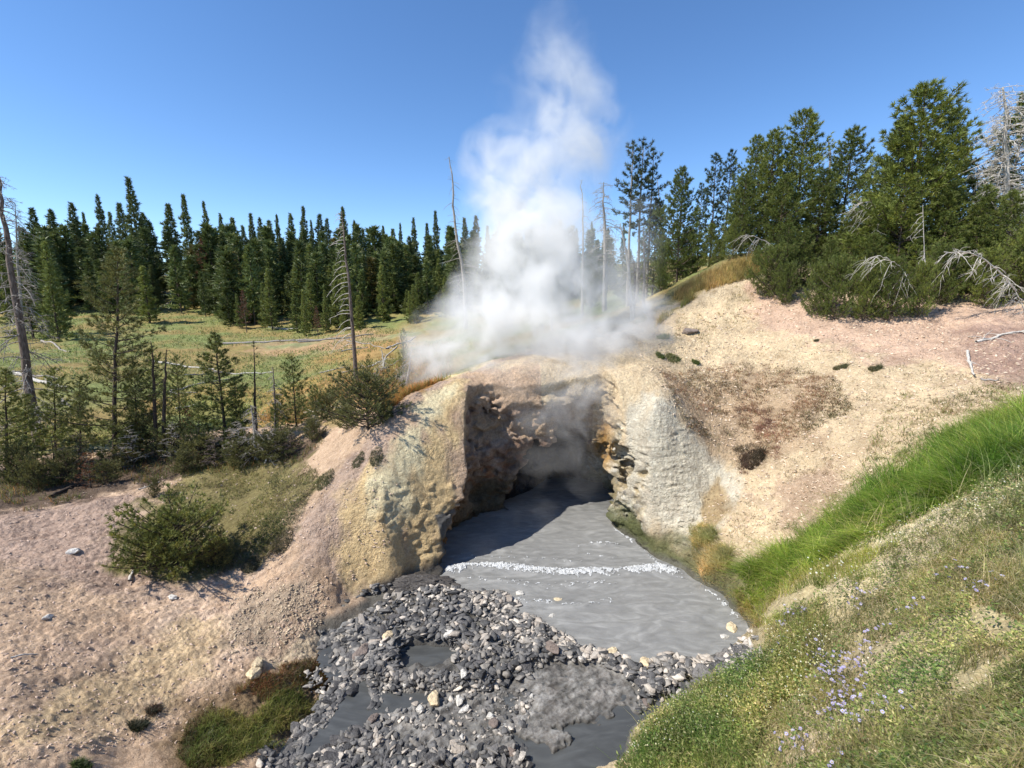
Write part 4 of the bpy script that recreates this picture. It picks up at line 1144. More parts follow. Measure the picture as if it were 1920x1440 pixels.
# the rest of the wood, one mass of crowns behind and between the counted pines
Vt, Ft, Ct, of_ = [], [], [], 0
tp_ = []
for i in range(3):
    tr_, (v_, f_, c_) = conifer_data(seed=170 + i, H=9, R=1.9, base=0.04, nb=60, tl=0.75, tw=0.22, k=5, per=8, prof="spruce", col=(0.145, 0.180, 0.062), up=0.2, sidew=0.35)
    tv_, tf_ = tubes(tr_[:1], 4)
    tf3 = np.concatenate([tf_[:, :3], tf_[:, [0, 2, 3]]])
    tp_.append((np.concatenate([v_, tv_]), np.concatenate([f_, tf3 + len(v_)]), np.concatenate([c_, np.tile([[0.16, 0.12, 0.09]], (len(tv_), 1))])))
n_t = 0
while n_t < 330:
    px = rr_.uniform(-60, 1160); y = rr_.uniform(50, 84); py = rr_.uniform(450, 545) if y < 66 else rr_.uniform(424, 490)
    if px < 330 and y < 60: continue
    if 272 < px < 345 and py < 545 and rr_.random() < 0.9: continue
    X, Y, Z = P(px, py, y); gz = float(Hq(X, Y)); H = Z - gz
    if H < 2.5: continue
    v_, f_, c_ = tp_[rr_.randrange(3)]; k_ = H / 9; w_ = k_ * rr_.uniform(0.9, 1.5); a = rr_.uniform(0, 6.28); ca, sa = math.cos(a), math.sin(a)
    Vt.append(np.stack([X + w_ * (v_[:, 0] * ca - v_[:, 1] * sa), Y + w_ * (v_[:, 0] * sa + v_[:, 1] * ca), gz + k_ * v_[:, 2]], 1)); Ft.append(f_ + of_); of_ += len(v_)
    Ct.append(c_ * rr_.uniform(0.7, 1.2) * (np.array([[1.15, 0.8, 0.8]]) if rr_.random() < 0.06 else 1)); n_t += 1
tag(link("far_wood", new_mesh("far_wood", np.concatenate(Vt), np.concatenate(Ft), M_leaf, colors=np.concatenate(Ct))), kind="stuff")
for px, py, y, lab in [(375,450,66,"rusty brown dying pine inside the far stand under the skyline notch"), (455,545,47,"short rusty brown dying pine at the front of the thicket"), (593,575,42,"small rusty dead pine at the right front of the thicket")]:
    plant_tree("rusty", px, py, y, lab, None, "dead_pine", cat="dead pine")

# ---- right hill
right_list = [ # key, top px, top py, y, width, label
 ("full0",1282,318,22,0.85,"full dark pine standing alone left of the thin bare trunked pines"),
 ("sparse0",1345,290,24,0.9,"thin open crowned pine with bare lower trunk on the right hill"),
 ("sparse1",1372,284,25,0.8,"thin open pine right behind the other bare trunked one"),
 ("sparse1",1318,345,25,0.7,"small thin pine between the lone full pine and the open pines"),
 ("full1",1422,258,22,0.85,"tall dark pine at the left shoulder of the dense right grove"),
 ("full2",1456,246,21,0.95,"tall pine with a blunt top left of the pointed one in the right grove"),
 ("full3",1512,208,21,0.95,"sharp pointed tall pine in the middle of the right grove skyline"),
 ("full0",1598,244,22,0.95,"open crowned pine standing apart between the pointed pine and the biggest pine"),
 ("sparse0",1657,292,23,1.0,"small open pine left of the biggest pine"),
 ("full1",1745,158,17.5,1.15,"biggest and broadest pine towering over the right grove"),
 ("full2",1692,228,17.8,0.8,"pine hugging the left side of the biggest pine"),
 ("full3",1790,205,18.2,0.8,"pine hugging the right side of the biggest pine"),
 ("full0",1925,180,17,0.9,"pine cut by the right edge of the photo behind the bleached snag"),
 ("full2",1400,330,20,1.0,"dense pine filling the left flank of the right grove"),
 ("full0",1470,330,19.5,1.1,"dense pine below the blunt topped pine"),
 ("full1",1545,320,19.5,1.1,"dense pine below the pointed tall pine"),
 ("full3",1640,372,19,1.1,"brownish tinged dense pine in the gap left of the biggest pine"),
 ("full2",1600,395,18,1.0,"short dense pine in the middle of the right grove"),
 ("full1",1335,420,21,1.0,"short dark pine at the left foot of the right grove"),
 ("full0",1380,410,19.5,1.0,"short dense pine above the golden grass crest"),
 ("full3",1705,330,16.4,1.1,"mid height pine in front of the biggest pine"),
 ("full2",1790,345,16.0,1.1,"mid height pine in front of the biggest pine's right side"),
 ("full0",1850,350,15.6,1.0,"mid height pine below the bleached snag"),
 ("full1",1905,360,15.0,1.0,"mid height pine at the right edge below the snag"),
 ("full3",1480,420,17.4,1.0,"pine at the lower left front of the right grove"),
 ("bush0",1450,470,17.2,0.75,"low spreading pine skirt at the left foot of the right grove"),
 ("full1",1560,450,16.8,1.0,"pine at the lower middle front of the right grove"),
 ("full2",1640,440,16.2,1.0,"pine at the front of the grove behind the bare grey branches"),
 ("bush1",1575,492,14.9,0.62,"low bushy pine spilling onto the cream slope, left one of the front pair"),
 ("bush2",1680,492,14.3,0.62,"low bushy pine spilling onto the cream slope, right one of the front pair"),
 ("bush0",1775,470,14.9,0.7,"low bushy pine behind the arching bleached branch"),
 ("bush1",1860,480,14.2,0.62,"low dark pine under the arching bleached branch at the right"),
 ("bush0",1535,505,15.4,0.5,"small bushy pine at the left tip of the front row over the cream slope"),
 ("bush2",1630,500,14.5,0.5,"small bushy pine between the two front bushy pines"),
 ("bush1",1735,500,14.1,0.5,"small bushy pine right of the front bushy pair"),
 ("full3",1510,430,17.6,1.0,"pine between the lower left and lower middle pines of the grove front"),
 ("full0",1600,440,16.6,1.0,"pine behind the left front bushy pine"),
 ("bush0",1420,470,18.6,0.5,"low pine at the right end of the golden crest grass"),
 ("bush1",1480,500,16.6,0.5,"low bushy pine right above the highest bare earth of the slope"),
 ("full1",1660,410,17.2,0.9,"short dense pine in the shade left of the biggest pine"),
 ("bush2",1930,440,14.2,0.7,"low pine at the right edge of the photo"),
 ("bush1",1290,440,23,0.7,"low pine at the foot of the lone full pine"),
 ("bush0",1350,455,20.5,0.7,"low pine just above the golden grass crest"),
 ("full0",1232,375,26,0.8,"small dark pine beside the tall triple trunked pine"),
 ("full2",1180,470,30,0.9,"small dark pine half hidden by the steam"),
 ("full3",1110,480,32,0.9,"dark pine hidden low behind the steam column"),
 ("bush2",1242,470,20.5,0.3,"small dark spruce at the left edge of the golden grass crest"),
]
for key, px, py, y, w, lab in right_list:
    plant_tree(key, px, py, y, lab, "pines of the right hill grove", rw=w)
for px, py, y, lab in [(1190,268,25,"left stem of the tall bare trunked pine trio right of the steam"), (1207,264,25.4,"middle and tallest stem of the bare trunked pine trio right of the steam"), (1224,282,25.8,"right stem of the bare trunked pine trio right of the steam")]:
    plant_tree("tall_bare", px, py, y, lab, "tall bare trunked pine trio")

# ---- near left pines
plant_tree("left_big", 208, 462, 12.6, "large sparse olive green pine, biggest of the near left trees", base_px=214, base_py=862, rw=0.95)
plant_tree("left_small", 404, 626, 12.8, "slender green pine on the left bank between the twin dark stems and the grey stems", base_px=424, base_py=835, rw=1.15)
plant_tree("left_small2", 547, 670, 13, "small bushy pine at the right end of the left bank trees", base_px=556, base_py=800, rw=1.0)
plant_tree("left_small2", 330, 668, 13.2, "loose green pine right of the blackish stems", base_px=338, base_py=800, rw=0.8)
plant_tree("left_small", 150, 705, 13, "small pine in front of the large sparse pine's left side", base_px=150, base_py=850, rw=1.0)
for px_, py_, bx_, bb_, k_, w_, l_ in [(100,690,104,850,"left_small2",0.9,"bushy pine between the leaning dead tree and the large sparse pine"),(252,680,256,845,"left_small2",0.9,"bushy pine touching the right side of the large sparse pine"),
    (440,712,444,835,"left_small2",0.9,"short bushy pine right of the slender green pine"),(372,742,374,845,"left_small2",1.0,"short bushy pine left of the slender green pine"),(590,722,594,800,"left_small2",1.0,"short bushy pine right of the small bushy pine"),
    (520,742,522,840,"left_small2",1.0,"short bushy pine under the thin grey stem"),(48,740,50,880,"left_small",1.1,"small pine at the left behind the leaning dead trunk")]:
    plant_tree(k_, px_, py_, 13, l_, base_px=bx_, base_py=bb_, rw=w_)
plant_tree("sapling", 476, 640, 13, "thin sparse sapling left of the grey dead stem", base_px=480, base_py=815, rw=1.3)
plant_tree("left_small", 12, 690, 11.5, "small green pine at the left edge under the leaning dead tree", base_px=12, base_py=900, rw=1.1)
plant_tree("low_pine2", 690, 712, 12.4, "round dark pine shrub on top of the left bank near the cave", base_px=690, base_py=805, name="pine_shrub", cat="shrub", rw=1.0)
plant_tree("low_pine2", 620, 735, 13.2, "small pine shrub left of the round dark shrub on the bank", base_px=612, base_py=790, name="pine_shrub", cat="shrub", rw=0.6)
plant_tree("low_pine", 330, 968, 9.4, "low spreading pine alone on the left slope", base_px=330, base_py=1062, name="pine_shrub", cat="shrub", rw=0.85)
plant_tree("left_small2", 318, 918, 9.6, "small leader of pine rising from the low spreading pine", base_px=322, base_py=1030, name="pine_shrub", cat="shrub", rw=0.7)
plant_tree("low_pine", 280, 1005, 9.1, "small skirt of pine at the left foot of the low spreading pine", base_px=275, base_py=1068, name="pine_shrub", cat="shrub", rw=0.7)
plant_tree("low_pine2", 405, 1005, 9.4, "small skirt of pine at the right foot of the low spreading pine", base_px=405, base_py=1062, name="pine_shrub", cat="shrub", rw=0.7)
plant_tree("left_small2", 757, 618, 16, "slim little pine right beside the left edge of the steam", base_px=757, base_py=722, rw=0.45)
plant_tree("left_small2", 690, 665, 17, "small pale pine just right of the drooping snag's foot", base_px=690, base_py=735, rw=0.7)
plant_tree("left_small2", 285, 650, 13, "dark pine clump of several thin stems right of the large sparse pine", base_px=290, base_py=812, rw=0.8)
plant_tree("rusty_small", 160, 850, 11.6, "rusty orange shrub at the foot of the large sparse pine", base_px=170, base_py=915, name="dry_shrub", cat="shrub", rw=1.2)
plant_tree("rusty_small", 350, 765, 13, "low rusty brown shrub between the left bank pines", base_px=350, base_py=812, name="dry_shrub", cat="shrub", rw=1.3)
plant_tree("low_pine2", 450, 830, 12, "low tangled shrub under the grey stems of the left bank", base_px=450, base_py=868, name="pine_shrub", cat="shrub", rw=1.2)
plant_tree("low_pine2", 380, 820, 12, "low tangled shrub at the foot of the slender pine", base_px=372, base_py=862, name="pine_shrub", cat="shrub", rw=1.2)
plant_tree("low_pine2", 520, 815, 12, "low tangled shrub below the small bushy pine", base_px=520, base_py=862, name="pine_shrub", cat="shrub", rw=1.1)
plant_tree("low_pine2", 230, 835, 12, "low dark shrub at the foot of the large sparse pine's right side", base_px=250, base_py=872, name="pine_shrub", cat="shrub", rw=1.2)

for i, (px, py, bpy_, w, lab) in enumerate([(60,868,915,0.7,"low shrub under the leaning dead tree"),(120,850,905,0.8,"low shrub between the leaning dead tree and the rusty orange shrub"),(262,790,850,0.6,"shrub at the left foot of the dark stems"),
   (325,800,855,0.8,"shrub at the right foot of the dark stems"),(345,850,885,0.9,"flat shrub on the shaded soil below the dark stems"),(488,822,862,0.7,"shrub between the tangled ones under the grey stem"),(585,790,826,0.7,"shrub at the right end of the left bank thicket"),
   (650,755,805,0.7,"small shrub touching the left side of the round dark shrub"),(728,765,800,0.5,"small shrub touching the right side of the round dark shrub"),(290,900,930,0.5,"tiny shrub on the soil edge above the low spreading pine"),
   (200,870,905,0.9,"dark shrub right under the large sparse pine"),(30,840,905,0.6,"low shrub at the far left edge")]):
    plant_tree("low_pine2", px, py, 12, lab, "undergrowth of the left bank", base_px=px, base_py=bpy_, name="pine_shrub", cat="shrub", rw=w, minH=0.3)
# ---- dead trees
def curve_pts(p0, d, ln, droop, r, m=7, curl=0.0):
    s = np.linspace(0, 1, m)[:, None]
    d = np.array(d, float); d /= np.linalg.norm(d)
    side = np.cross(d, [0, 0, 1.0]); side /= np.linalg.norm(side) + 1e-9
    return np.array(p0)[None] + d[None] * ln * s + np.array([0, 0, -1.0])[None] * droop * ln * s ** 2 + side[None] * curl * ln * s ** 2 + r.normal(0, 0.015 * ln, (m, 3)) * s
def snag(name, trunk_pts, r0, nb, blen, droop, label, seed, mat_t, mat_b, t0=0.2, az=None, twigs=3, tw=0.5, el=0.1, group=None, sub=0, taper=0.15, cat="dead tree", curl=0.3, thick=1.0):
    r = np.random.default_rng(seed)
    T = np.array(trunk_pts, float); o0 = T[0].copy(); T = T - o0
    s = np.linspace(0, 1, 18); q = np.linspace(0, 1, len(T))
    TP = np.stack([np.interp(s, q, T[:, c]) for c in range(3)], 1); TP[1:-1] = (TP[:-2] + TP[1:-1] * 2 + TP[2:]) / 4
    H = T[-1, 2]
    TP[:, :2] += r.normal(0, 0.004 * H, (18, 2)) * s[:, None]
    e = empty(name, tuple(o0), label, cat, group)
    v, f = tubes([(TP, r0 * (1 - (1 - taper) * s))], 8); link("trunk", new_mesh("trunk", v, f, mat_t, smooth=True), e)
    paths = []
    for i in range(nb):
        t = t0 + (1 - t0) * ((i + r.random()) / nb)
        p0 = np.array([np.interp(t, s, TP[:, c]) for c in range(3)])
        a = r.uniform(0, 6.28) if az is None else r.uniform(*az)
        ee = el + r.normal(0, 0.2)
        L_ = blen * (1.15 - t) ** 0.6 * r.uniform(0.45, 1.1)
        d = (math.cos(a) * math.cos(ee), math.sin(a) * math.cos(ee), math.sin(ee))
        br = (0.016 * L_ + 0.005) * thick
        pts = curve_pts(p0, d, L_, droop * r.uniform(0.4, 1.4), r, 8, r.normal(0, curl))
        paths.append((pts, np.linspace(br, br * 0.25, 8)))
        for k in range(twigs):
            u = r.uniform(0.25, 0.95); pk = np.array([np.interp(u, np.linspace(0, 1, 8), pts[:, c]) for c in range(3)])
            dd = np.array(d) + r.normal(0, 0.9, 3); L2_ = L_ * tw * r.uniform(0.4, 1.1) * (1.1 - u * 0.5)
            p2 = curve_pts(pk, dd, L2_, droop * r.uniform(-0.2, 1.3), r, 6, r.normal(0, curl))
            paths.append((p2, np.linspace(br * 0.5, br * 0.18, 6)))
            for j in range(sub):
                u2 = r.uniform(0.2, 0.95); pj = np.array([np.interp(u2, np.linspace(0, 1, 6), p2[:, c]) for c in range(3)])
                p3 = curve_pts(pj, dd + r.normal(0, 1.0, 3), L2_ * r.uniform(0.3, 0.7), droop, r, 4, r.normal(0, curl))
                paths.append((p3, np.linspace(br * 0.3, br * 0.12, 4)))
    v, f = tubes(paths, 4); link("bare_branch_crown", new_mesh("bare_branch_crown", v, f, mat_b, smooth=True), e)
    return e
def tp(px, py, y, dx=0.0): return P(px, py, y)
def groundpt(px, py):
    return raycast(px, py)[0]
g = groundpt(75, 846); y_ = g[1]
snag("dead_tree", [g - [0, 0, .1], tp(55, 730, y_), tp(38, 600, y_), tp(16, 480, y_), tp(2, 380, y_), tp(-6, 330, y_)], 0.13, 95, 1.05, 0.7, "leaning dead tree with twisted grey twigs at the left edge", 500, M_deadbark, M_dead, t0=0.10, twigs=6, sub=3, el=0.1, curl=0.5)
g = groundpt(668, 714); y_ = g[1]
snag("dead_tree", [g - [0, 0, .1], tp(663, 640, y_), tp(655, 540, y_), tp(646, 450, y_), tp(640, 396, y_)], 0.095, 34, 1.0, 0.75, "tall thin dead snag with pale branches drooping on its left side", 501, M_deadbark, M_white_wood, t0=0.22, az=(2.5, 3.9), twigs=2, tw=0.35, el=0.25, curl=0.1)
g = groundpt(875, 612); y_ = min(float(g[1]), 36.0)
bz_ = float(Hq(P(873, 600, y_)[0], y_))
snag("dead_tree", [(P(873, 600, y_)[0], y_, bz_ - .1), tp(872, 560, y_), tp(868, 500, y_), tp(856, 450, y_), tp(851, 400, y_), tp(848, 340, y_), tp(842, 294, y_)], 0.17, 60, 1.6, 0.35, "tallest bare snag with a bent lower trunk at the left of the steam", 502, M_dead, M_dead, t0=0.06, twigs=2, tw=0.4, el=-0.05)
for (bx0, by0, tx, ty, y_, ln, lab, mt, nbr, sub) in [
   (1188, 560, 1162, 418, 17.5, 0.75, "white barked dead tree with arched branches right of the steam", M_white_wood, 16, 0),
   (1207, 560, 1206, 425, 18.5, 0.6, "grey shaggy dead tree next to the white arched one", M_dead, 60, 2),
   (1190, 555, 1187, 480, 17.8, 0.5, "short dark dead tree at the foot of the white arched one", M_deadbark, 60, 2),
   (1093, 540, 1090, 338, 30, 1.0, "thin dead snag showing faintly through the steam", M_dead, 24, 0),
   (1135, 540, 1130, 342, 29, 1.7, "bushy grey dead tree showing faintly through the steam", M_dead, 70, 2),
   (1240, 470, 1232, 330, 27, 0.5, "thin pale snag beside the bare trunked pine trio", M_dead, 12, 0),
   (1560, 330, 1552, 262, 24, 0.6, "small grey dead top sticking up between two tall pines of the right grove", M_dead, 24, 1),
   (30, 560, 28, 382, 40, 1.4, "grey dead top on the skyline at the far left", M_dead, 40, 1),
   (1885, 600, 1884, 162, 16.2, 1.5, "huge bleached dead tree with curling silver branches at the right edge", M_white_wood, 190, 3),
   (515, 815, 512, 688, 12.8, 0.35, "thin grey dead stem with fine twigs on the left bank", M_deadbark, 34, 2),
   (288, 812, 284, 640, 12.9, 0.5, "blackish thin dead stem, left of the twin stems on the left bank", M_bark_dark, 22, 1),
   (300, 812, 312, 655, 12.8, 0.5, "blackish thin dead stem, right of the twin stems on the left bank", M_bark_dark, 22, 1),
   (480, 850, 470, 760, 12.2, 0.55, "tangled grey dead bush below the sapling", M_dead, 40, 2),
   (760, 728, 772, 650, 15.5, 0.45, "small grey dead tree touching the left edge of the steam", M_dead, 34, 2),
   (720, 700, 715, 655, 22, 0.6, "little bleached dead tree in the meadow beside the steam", M_white_wood, 20, 1),
   (1035, 610, 1028, 575, 26, 0.8, "bleached dead tree top seen low through the steam", M_white_wood, 14, 1),
  ]:
    X_, _, _ = P(bx0, 560, y_); 
    a_, b_, c_ = raydir(bx0, by0); X_ = float(a_ / b_ * y_)
    snag("dead_tree", [(X_, y_, float(Hq(X_, y_)) - 0.1), P((bx0 + tx) / 2 + 2, (by0 + ty) / 2, y_), P(tx, ty, y_)], 0.03 + 0.0085 * ln * 8 if ln < 1.5 else 0.16, nbr, ln, 0.5 if sub else 0.8, lab, 510 + int(bx0), mt, M_white_wood if mt is M_white_wood else (M_bark_dark if mt is M_bark_dark else M_dead), t0=0.12 if ln < 1.5 else 0.3, twigs=3 + sub, sub=sub, curl=0.45, thick=1.0)

# fallen logs and branches
def log(px0, py0, px1, py1, r_, label, mat, seed, nb=5, blen=0.5, lift=0.0, group="fallen logs in the meadow", name="fallen_log", cat="log", arch=0.0):
    r = np.random.default_rng(seed)
    A = groundpt(px0, py0); B = groundpt(px1, py1)
    if abs(A[1] - B[1]) > 14: B[1] = A[1] + np.sign(B[1] - A[1]) * 6; B[0] = raydir(px1, py1)[0] / raydir(px1, py1)[1] * B[1]
    s = np.linspace(0, 1, 12)[:, None]
    pts = A[None] * (1 - s) + B[None] * s
    ln = np.linalg.norm(B - A)
    pts[:, 2] = Hq(pts[:, 0], pts[:, 1]) + r_ * 0.6 + lift + arch * np.sin(s[:, 0] * math.pi)
    pts[:, :2] += r.normal(0, 0.004 * ln, (12, 2))
    paths = [(pts - A, np.linspace(r_, r_ * 0.5, 12))]
    for i in range(nb):
        u = r.uniform(0.1, 0.95); p0 = np.array([np.interp(u, s[:, 0], pts[:, c]) for c in range(3)]) - A
        d = (r.normal(), r.normal(), abs(r.normal()) * 0.7)
        paths.append((curve_pts(p0, d, blen * r.uniform(0.3, 1), 0.3, r, 6, 0.2), np.linspace(r_ * 0.3, r_ * 0.08, 6)))
    v, f = tubes(paths, 6)
    o = link(name, new_mesh(name, v, f, mat, smooth=True), loc=tuple(A))
    return tag(o, label, cat, group)
meadow_logs = [(285,678,402,694,0.11),(418,646,630,636,0.16),(560,642,700,628,0.13),(400,697,510,698,0.08),(320,735,430,712,0.07),(318,738,370,738,0.07),(25,702,128,728,0.15),
 (60,705,110,712,0.08),(110,750,132,765,0.09),(330,768,372,760,0.06),(600,700,650,690,0.06),(640,660,690,652,0.08),(690,690,745,650,0.07),(700,705,760,668,0.06),(705,712,728,690,0.06),
 (725,655,780,632,0.09),(650,640,740,655,0.07),(300,583,328,560,0.25),(304,548,330,556,0.25),(300,560,322,545,0.2),(60,560,100,575,0.2),(505,615,560,618,0.18),(440,610,470,600,0.15),(80,640,130,660,0.12),
 (570,775,640,765,0.05),(590,755,655,738,0.06),(345,705,400,700,0.06),(640,700,720,682,0.06)]
ml = ["long pale log lying across the grass right of the large sparse pine", "longest pale log lying level along the foot of the far thicket", "pale log continuing right from the longest log towards the steam"]
for i, (a_, b_, c_, d_, r_) in enumerate(meadow_logs):
    log(a_, b_, c_, d_, r_ * 0.72, ml[i] if i < 3 else "pale weathered log lying in the meadow", M_dead if i % 3 else M_white_wood, 700 + i, nb=6, blen=0.6)
log(20, 1234, 70, 1228, 0.012, "thin pale stick lying alone low on the pink left slope", M_white_wood, 801, 0, group=None, name="stick", cat="stick")
log(243, 1090, 252, 1068, 0.03, "pale broken root stub at the left foot of the low spreading pine", M_white_wood, 802, 1, 0.1, group=None, name="root_stub", cat="root")
log(1830, 643, 1925, 622, 0.04, "bleached fallen log with twigs at the right edge of the cream slope", M_white_wood, 803, 16, 0.5, group=None)
log(1812, 665, 1826, 710, 0.035, "short upright forked log on the brown litter at the right", M_white_wood, 804, 5, 0.3, group=None, lift=0.05)
log(1838, 712, 1872, 716, 0.03, "short dark log under the forked log at the right", M_dead, 805, 3, 0.2, group=None)
0 and log(1280, 497, 1345, 478, 0.05, "pale log lying on the crest under the lone full pine", M_white_wood, 806, 3, 0.3, group=None)
log(260, 920, 300, 905, 0.02, "small pale branch on the earth above the low spreading pine", M_white_wood, 807, 5, 0.2, group=None, name="fallen_branch", cat="branch")
log(497, 870, 535, 838, 0.022, "white curved branch hanging over the edge of the left bank turf", M_white_wood, 808, 9, 0.35, group=None, name="fallen_branch", cat="branch", arch=0.2)
log(95, 935, 150, 912, 0.05, "dark rotten log on the soil edge at the far left", M_bark_dark, 809, 3, 0.2, group=None)
log(375, 990, 400, 992, 0.02, "pale curved root showing in the low spreading pine", M_white_wood, 810, 3, 0.2, group=None, name="root", cat="root")
for i, (bx0, by0, tx, ty, y_, ln, lab) in enumerate([
   (150,880,140,812,12.0,0.45,"grey twig brush at the foot of the large sparse pine, left side"),(250,865,240,800,12.2,0.45,"grey twig brush between the large sparse pine and the dark stems"),
   (318,850,322,790,12.3,0.4,"brown twig brush under the dark stems"),(400,862,402,815,12.0,0.4,"grey twig brush under the slender pine"),(448,850,446,790,12.3,0.5,"grey twig brush between the slender pine and the sapling"),
   (505,862,508,800,12.1,0.5,"tall grey twig brush under the thin grey stem"),(540,855,546,812,12.1,0.4,"grey twig brush under the small bushy pine"),(588,820,590,778,13.0,0.4,"small grey twig brush at the right end of the left bank"),
   (20,905,10,830,11.6,0.5,"grey twig brush at the far left edge"),(100,875,96,820,12.3,0.4,"grey twig brush beside the foot of the leaning dead tree"),(700,740,702,700,18,0.4,"grey twig brush right of the drooping snag"),
   (742,742,744,690,17,0.5,"grey twig brush at the left rim of the steam")]):
    a_, b_, c_ = raydir(bx0, by0); X_ = float(a_ / b_ * y_)
    snag("dead_shrub", [(X_, y_, float(Hq(X_, y_)) - 0.05), P((bx0 + tx) / 2 + 2, (by0 + ty) / 2, y_), P(tx, ty, y_)], 0.014, 30, ln, 0.3, lab, 900 + i, M_bark_dark, M_dead if i % 3 else M_deadbark, t0=0.05, twigs=4, sub=2, curl=0.4, group="dead brush of the left bank", cat="dead shrub", el=0.4)
def branchy(px0, py0, px1, py1, y0, arch, seed, label, blen, nb, thick=0.03):
    r = np.random.default_rng(seed); A = np.array(P(px0, py0, y0)); B = np.array(P(px1, py1, y0 - 0.3))
    s = np.linspace(0, 1, 14)[:, None]; pts = A * (1 - s) + B * s; pts[:, 2] += arch * np.sin(s[:, 0] * math.pi) + r.normal(0, 0.02, 14)
    paths = [(pts - A, np.linspace(thick, thick * 0.4, 14))]
    for i in range(nb):
        u = r.uniform(0.05, 1); p0 = np.array([np.interp(u, s[:, 0], pts[:, c]) for c in range(3)]) - A
        d = np.array((-0.8 + r.normal(0, .5), r.normal(0, 0.6), -0.2 + r.normal(0, 0.6)))
        L_ = blen * r.uniform(0.4, 1.1); c1 = curve_pts(p0, d, L_, 0.7, r, 8, r.normal(0, 0.4)); paths.append((c1, np.linspace(thick * 0.45, thick * 0.12, 8)))
        for j in range(4):
            k = r.integers(2, 8); paths.append((curve_pts(c1[k], d + r.normal(0, 0.9, 3), L_ * r.uniform(0.3, 0.7), 0.6, r, 5, r.normal(0, .4)), np.linspace(thick * 0.2, thick * 0.07, 5)))
    v, f = tubes(paths, 4); tag(link("dead_branch", new_mesh("dead_branch", v, f, M_white_wood, smooth=True), loc=tuple(A)), label, "branch")
branchy(1905, 545, 1770, 472, 13.4, 0.35, 820, "long arching bleached branch with drooping twigs in front of the right grove", 0.45, 26)
branchy(1705, 520, 1640, 480, 14.2, 0.15, 821, "bare grey branches tangled between the two front bushy pines", 0.6, 14, 0.02)
branchy(1735, 520, 1730, 385, 14.7, 0.0, 822, "upright bare white stem with short cross twigs in the right grove", 0.25, 12, 0.02)
branchy(1460, 470, 1398, 440, 18, 0.1, 823, "small fan of bleached branches at the left foot of the right grove", 0.5, 12, 0.02)
branchy(1660, 420, 1610, 380, 17.0, 0.3, 824, "bare brown branches arching in the middle of the right grove", 0.7, 16, 0.02)
branchy(1925, 600, 1880, 520, 13.2, 0.2, 825, "tangle of fine grey branches at the right edge under the arching branch", 0.5, 30, 0.015)
def ordinal(n):
    return "%d%s" % (n, "th" if 10 <= n % 100 <= 20 else {1: "st", 2: "nd", 3: "rd"}.get(n % 10, "th"))
for grp, txt in (("skyline pines of the far stand", "dark skyline pine of the far stand, %s from the left"), ("inner pines of the far stand", "dark pine inside the far stand below the skyline, %s from the left"),
                 ("fallen logs in the meadow", "pale weathered log lying in the meadow behind the left bank, %s from the left"),
                 ("young pines fronting the far stand", "young green pine of the thicket before the far stand, %s from the left")):
    mem = sorted([o for o in COL.objects if o.get("group") == grp], key=lambda o: o.location.x / o.location.y)
    for i, o in enumerate(mem):
        if o["label"].startswith(("tall dark pine in the skyline", "dark pine inside", "young green pine in", "pale weathered log")): o["label"] = txt % ordinal(i + 1)
# ------------------------------------------------------------------ grass, herbs, flowers
def patch_tint(p):
    """plants grow in patches: some dry and yellow, some dark and lush"""
    a = np.clip(fbm2(p[:, 0] * 1.7 + 5, p[:, 1] * 1.7, 3, 995), -0.8, 0.8)[:, None]; b_ = np.clip(fbm2(p[:, 0] * 5.5, p[:, 1] * 5.5, 2, 997), -0.8, 0.8)[:, None]
    return np.where(a > 0, 1 + a * np.array([[0.50, 0.30, 0.45]]), 1 + a * np.array([[0.45, 0.25, 0.35]])) * (1 + 0.3 * b_)
def blades(name, pts, h, w, cols, seed, lean=(0, 0), leanamt=0.4, spread=0.35, segs=3, hvar=0.5, mat=None, kind="stuff", make=True):
    """pts (n,3) roots; cols list of colours chosen at random per blade"""
    r = np.random.default_rng(seed); n = len(pts)
    hh = h * (1 + hvar * r.uniform(-1, 1, n)) if np.ndim(h) == 0 else h * (1 + hvar * r.uniform(-1, 1, n))
    ww = w * r.uniform(0.6, 1.2, n)
    dirx = lean[0] * leanamt + r.normal(0, spread, n); diry = lean[1] * leanamt + r.normal(0, spread, n)
    a = r.uniform(0, 2 * math.pi, n); sx, sy = np.cos(a), np.sin(a)
    V = np.empty((n, segs + 1, 2, 3))
    for i in range(segs + 1):
        t = i / segs
        cx = pts[:, 0] + dirx * hh * (0.25 * t + 0.75 * t * t); cyy = pts[:, 1] + diry * hh * (0.25 * t + 0.75 * t * t)
        cz = pts[:, 2] + hh * (t - 0.28 * np.minimum(np.hypot(dirx, diry), 1.6) * t * t)
        wd = ww * (1 - t ** 1.5) * 0.5 + 0.0004
        for j, sg in enumerate((-1, 1)):
            V[:, i, j, 0] = cx + sg * wd * sx; V[:, i, j, 1] = cyy + sg * wd * sy; V[:, i, j, 2] = cz
    base_ = np.arange(n)[:, None] * (segs + 1) * 2 + np.arange(segs)[None] * 2
    F_ = np.stack([base_, base_ + 1, base_ + 3, base_ + 2], -1).reshape(-1, 4)
    ca = np.array(cols)[r.integers(0, len(cols), n)] * r.uniform(0.7, 1.3, (n, 1)) * patch_tint(pts)
    C = np.repeat(ca, (segs + 1) * 2, 0)
    V = V.reshape(-1, 3)
    if not make: return V, F_, C
    return tag(link(name, new_mesh(name, V, F_, mat or M_grass, colors=C)), kind=kind)
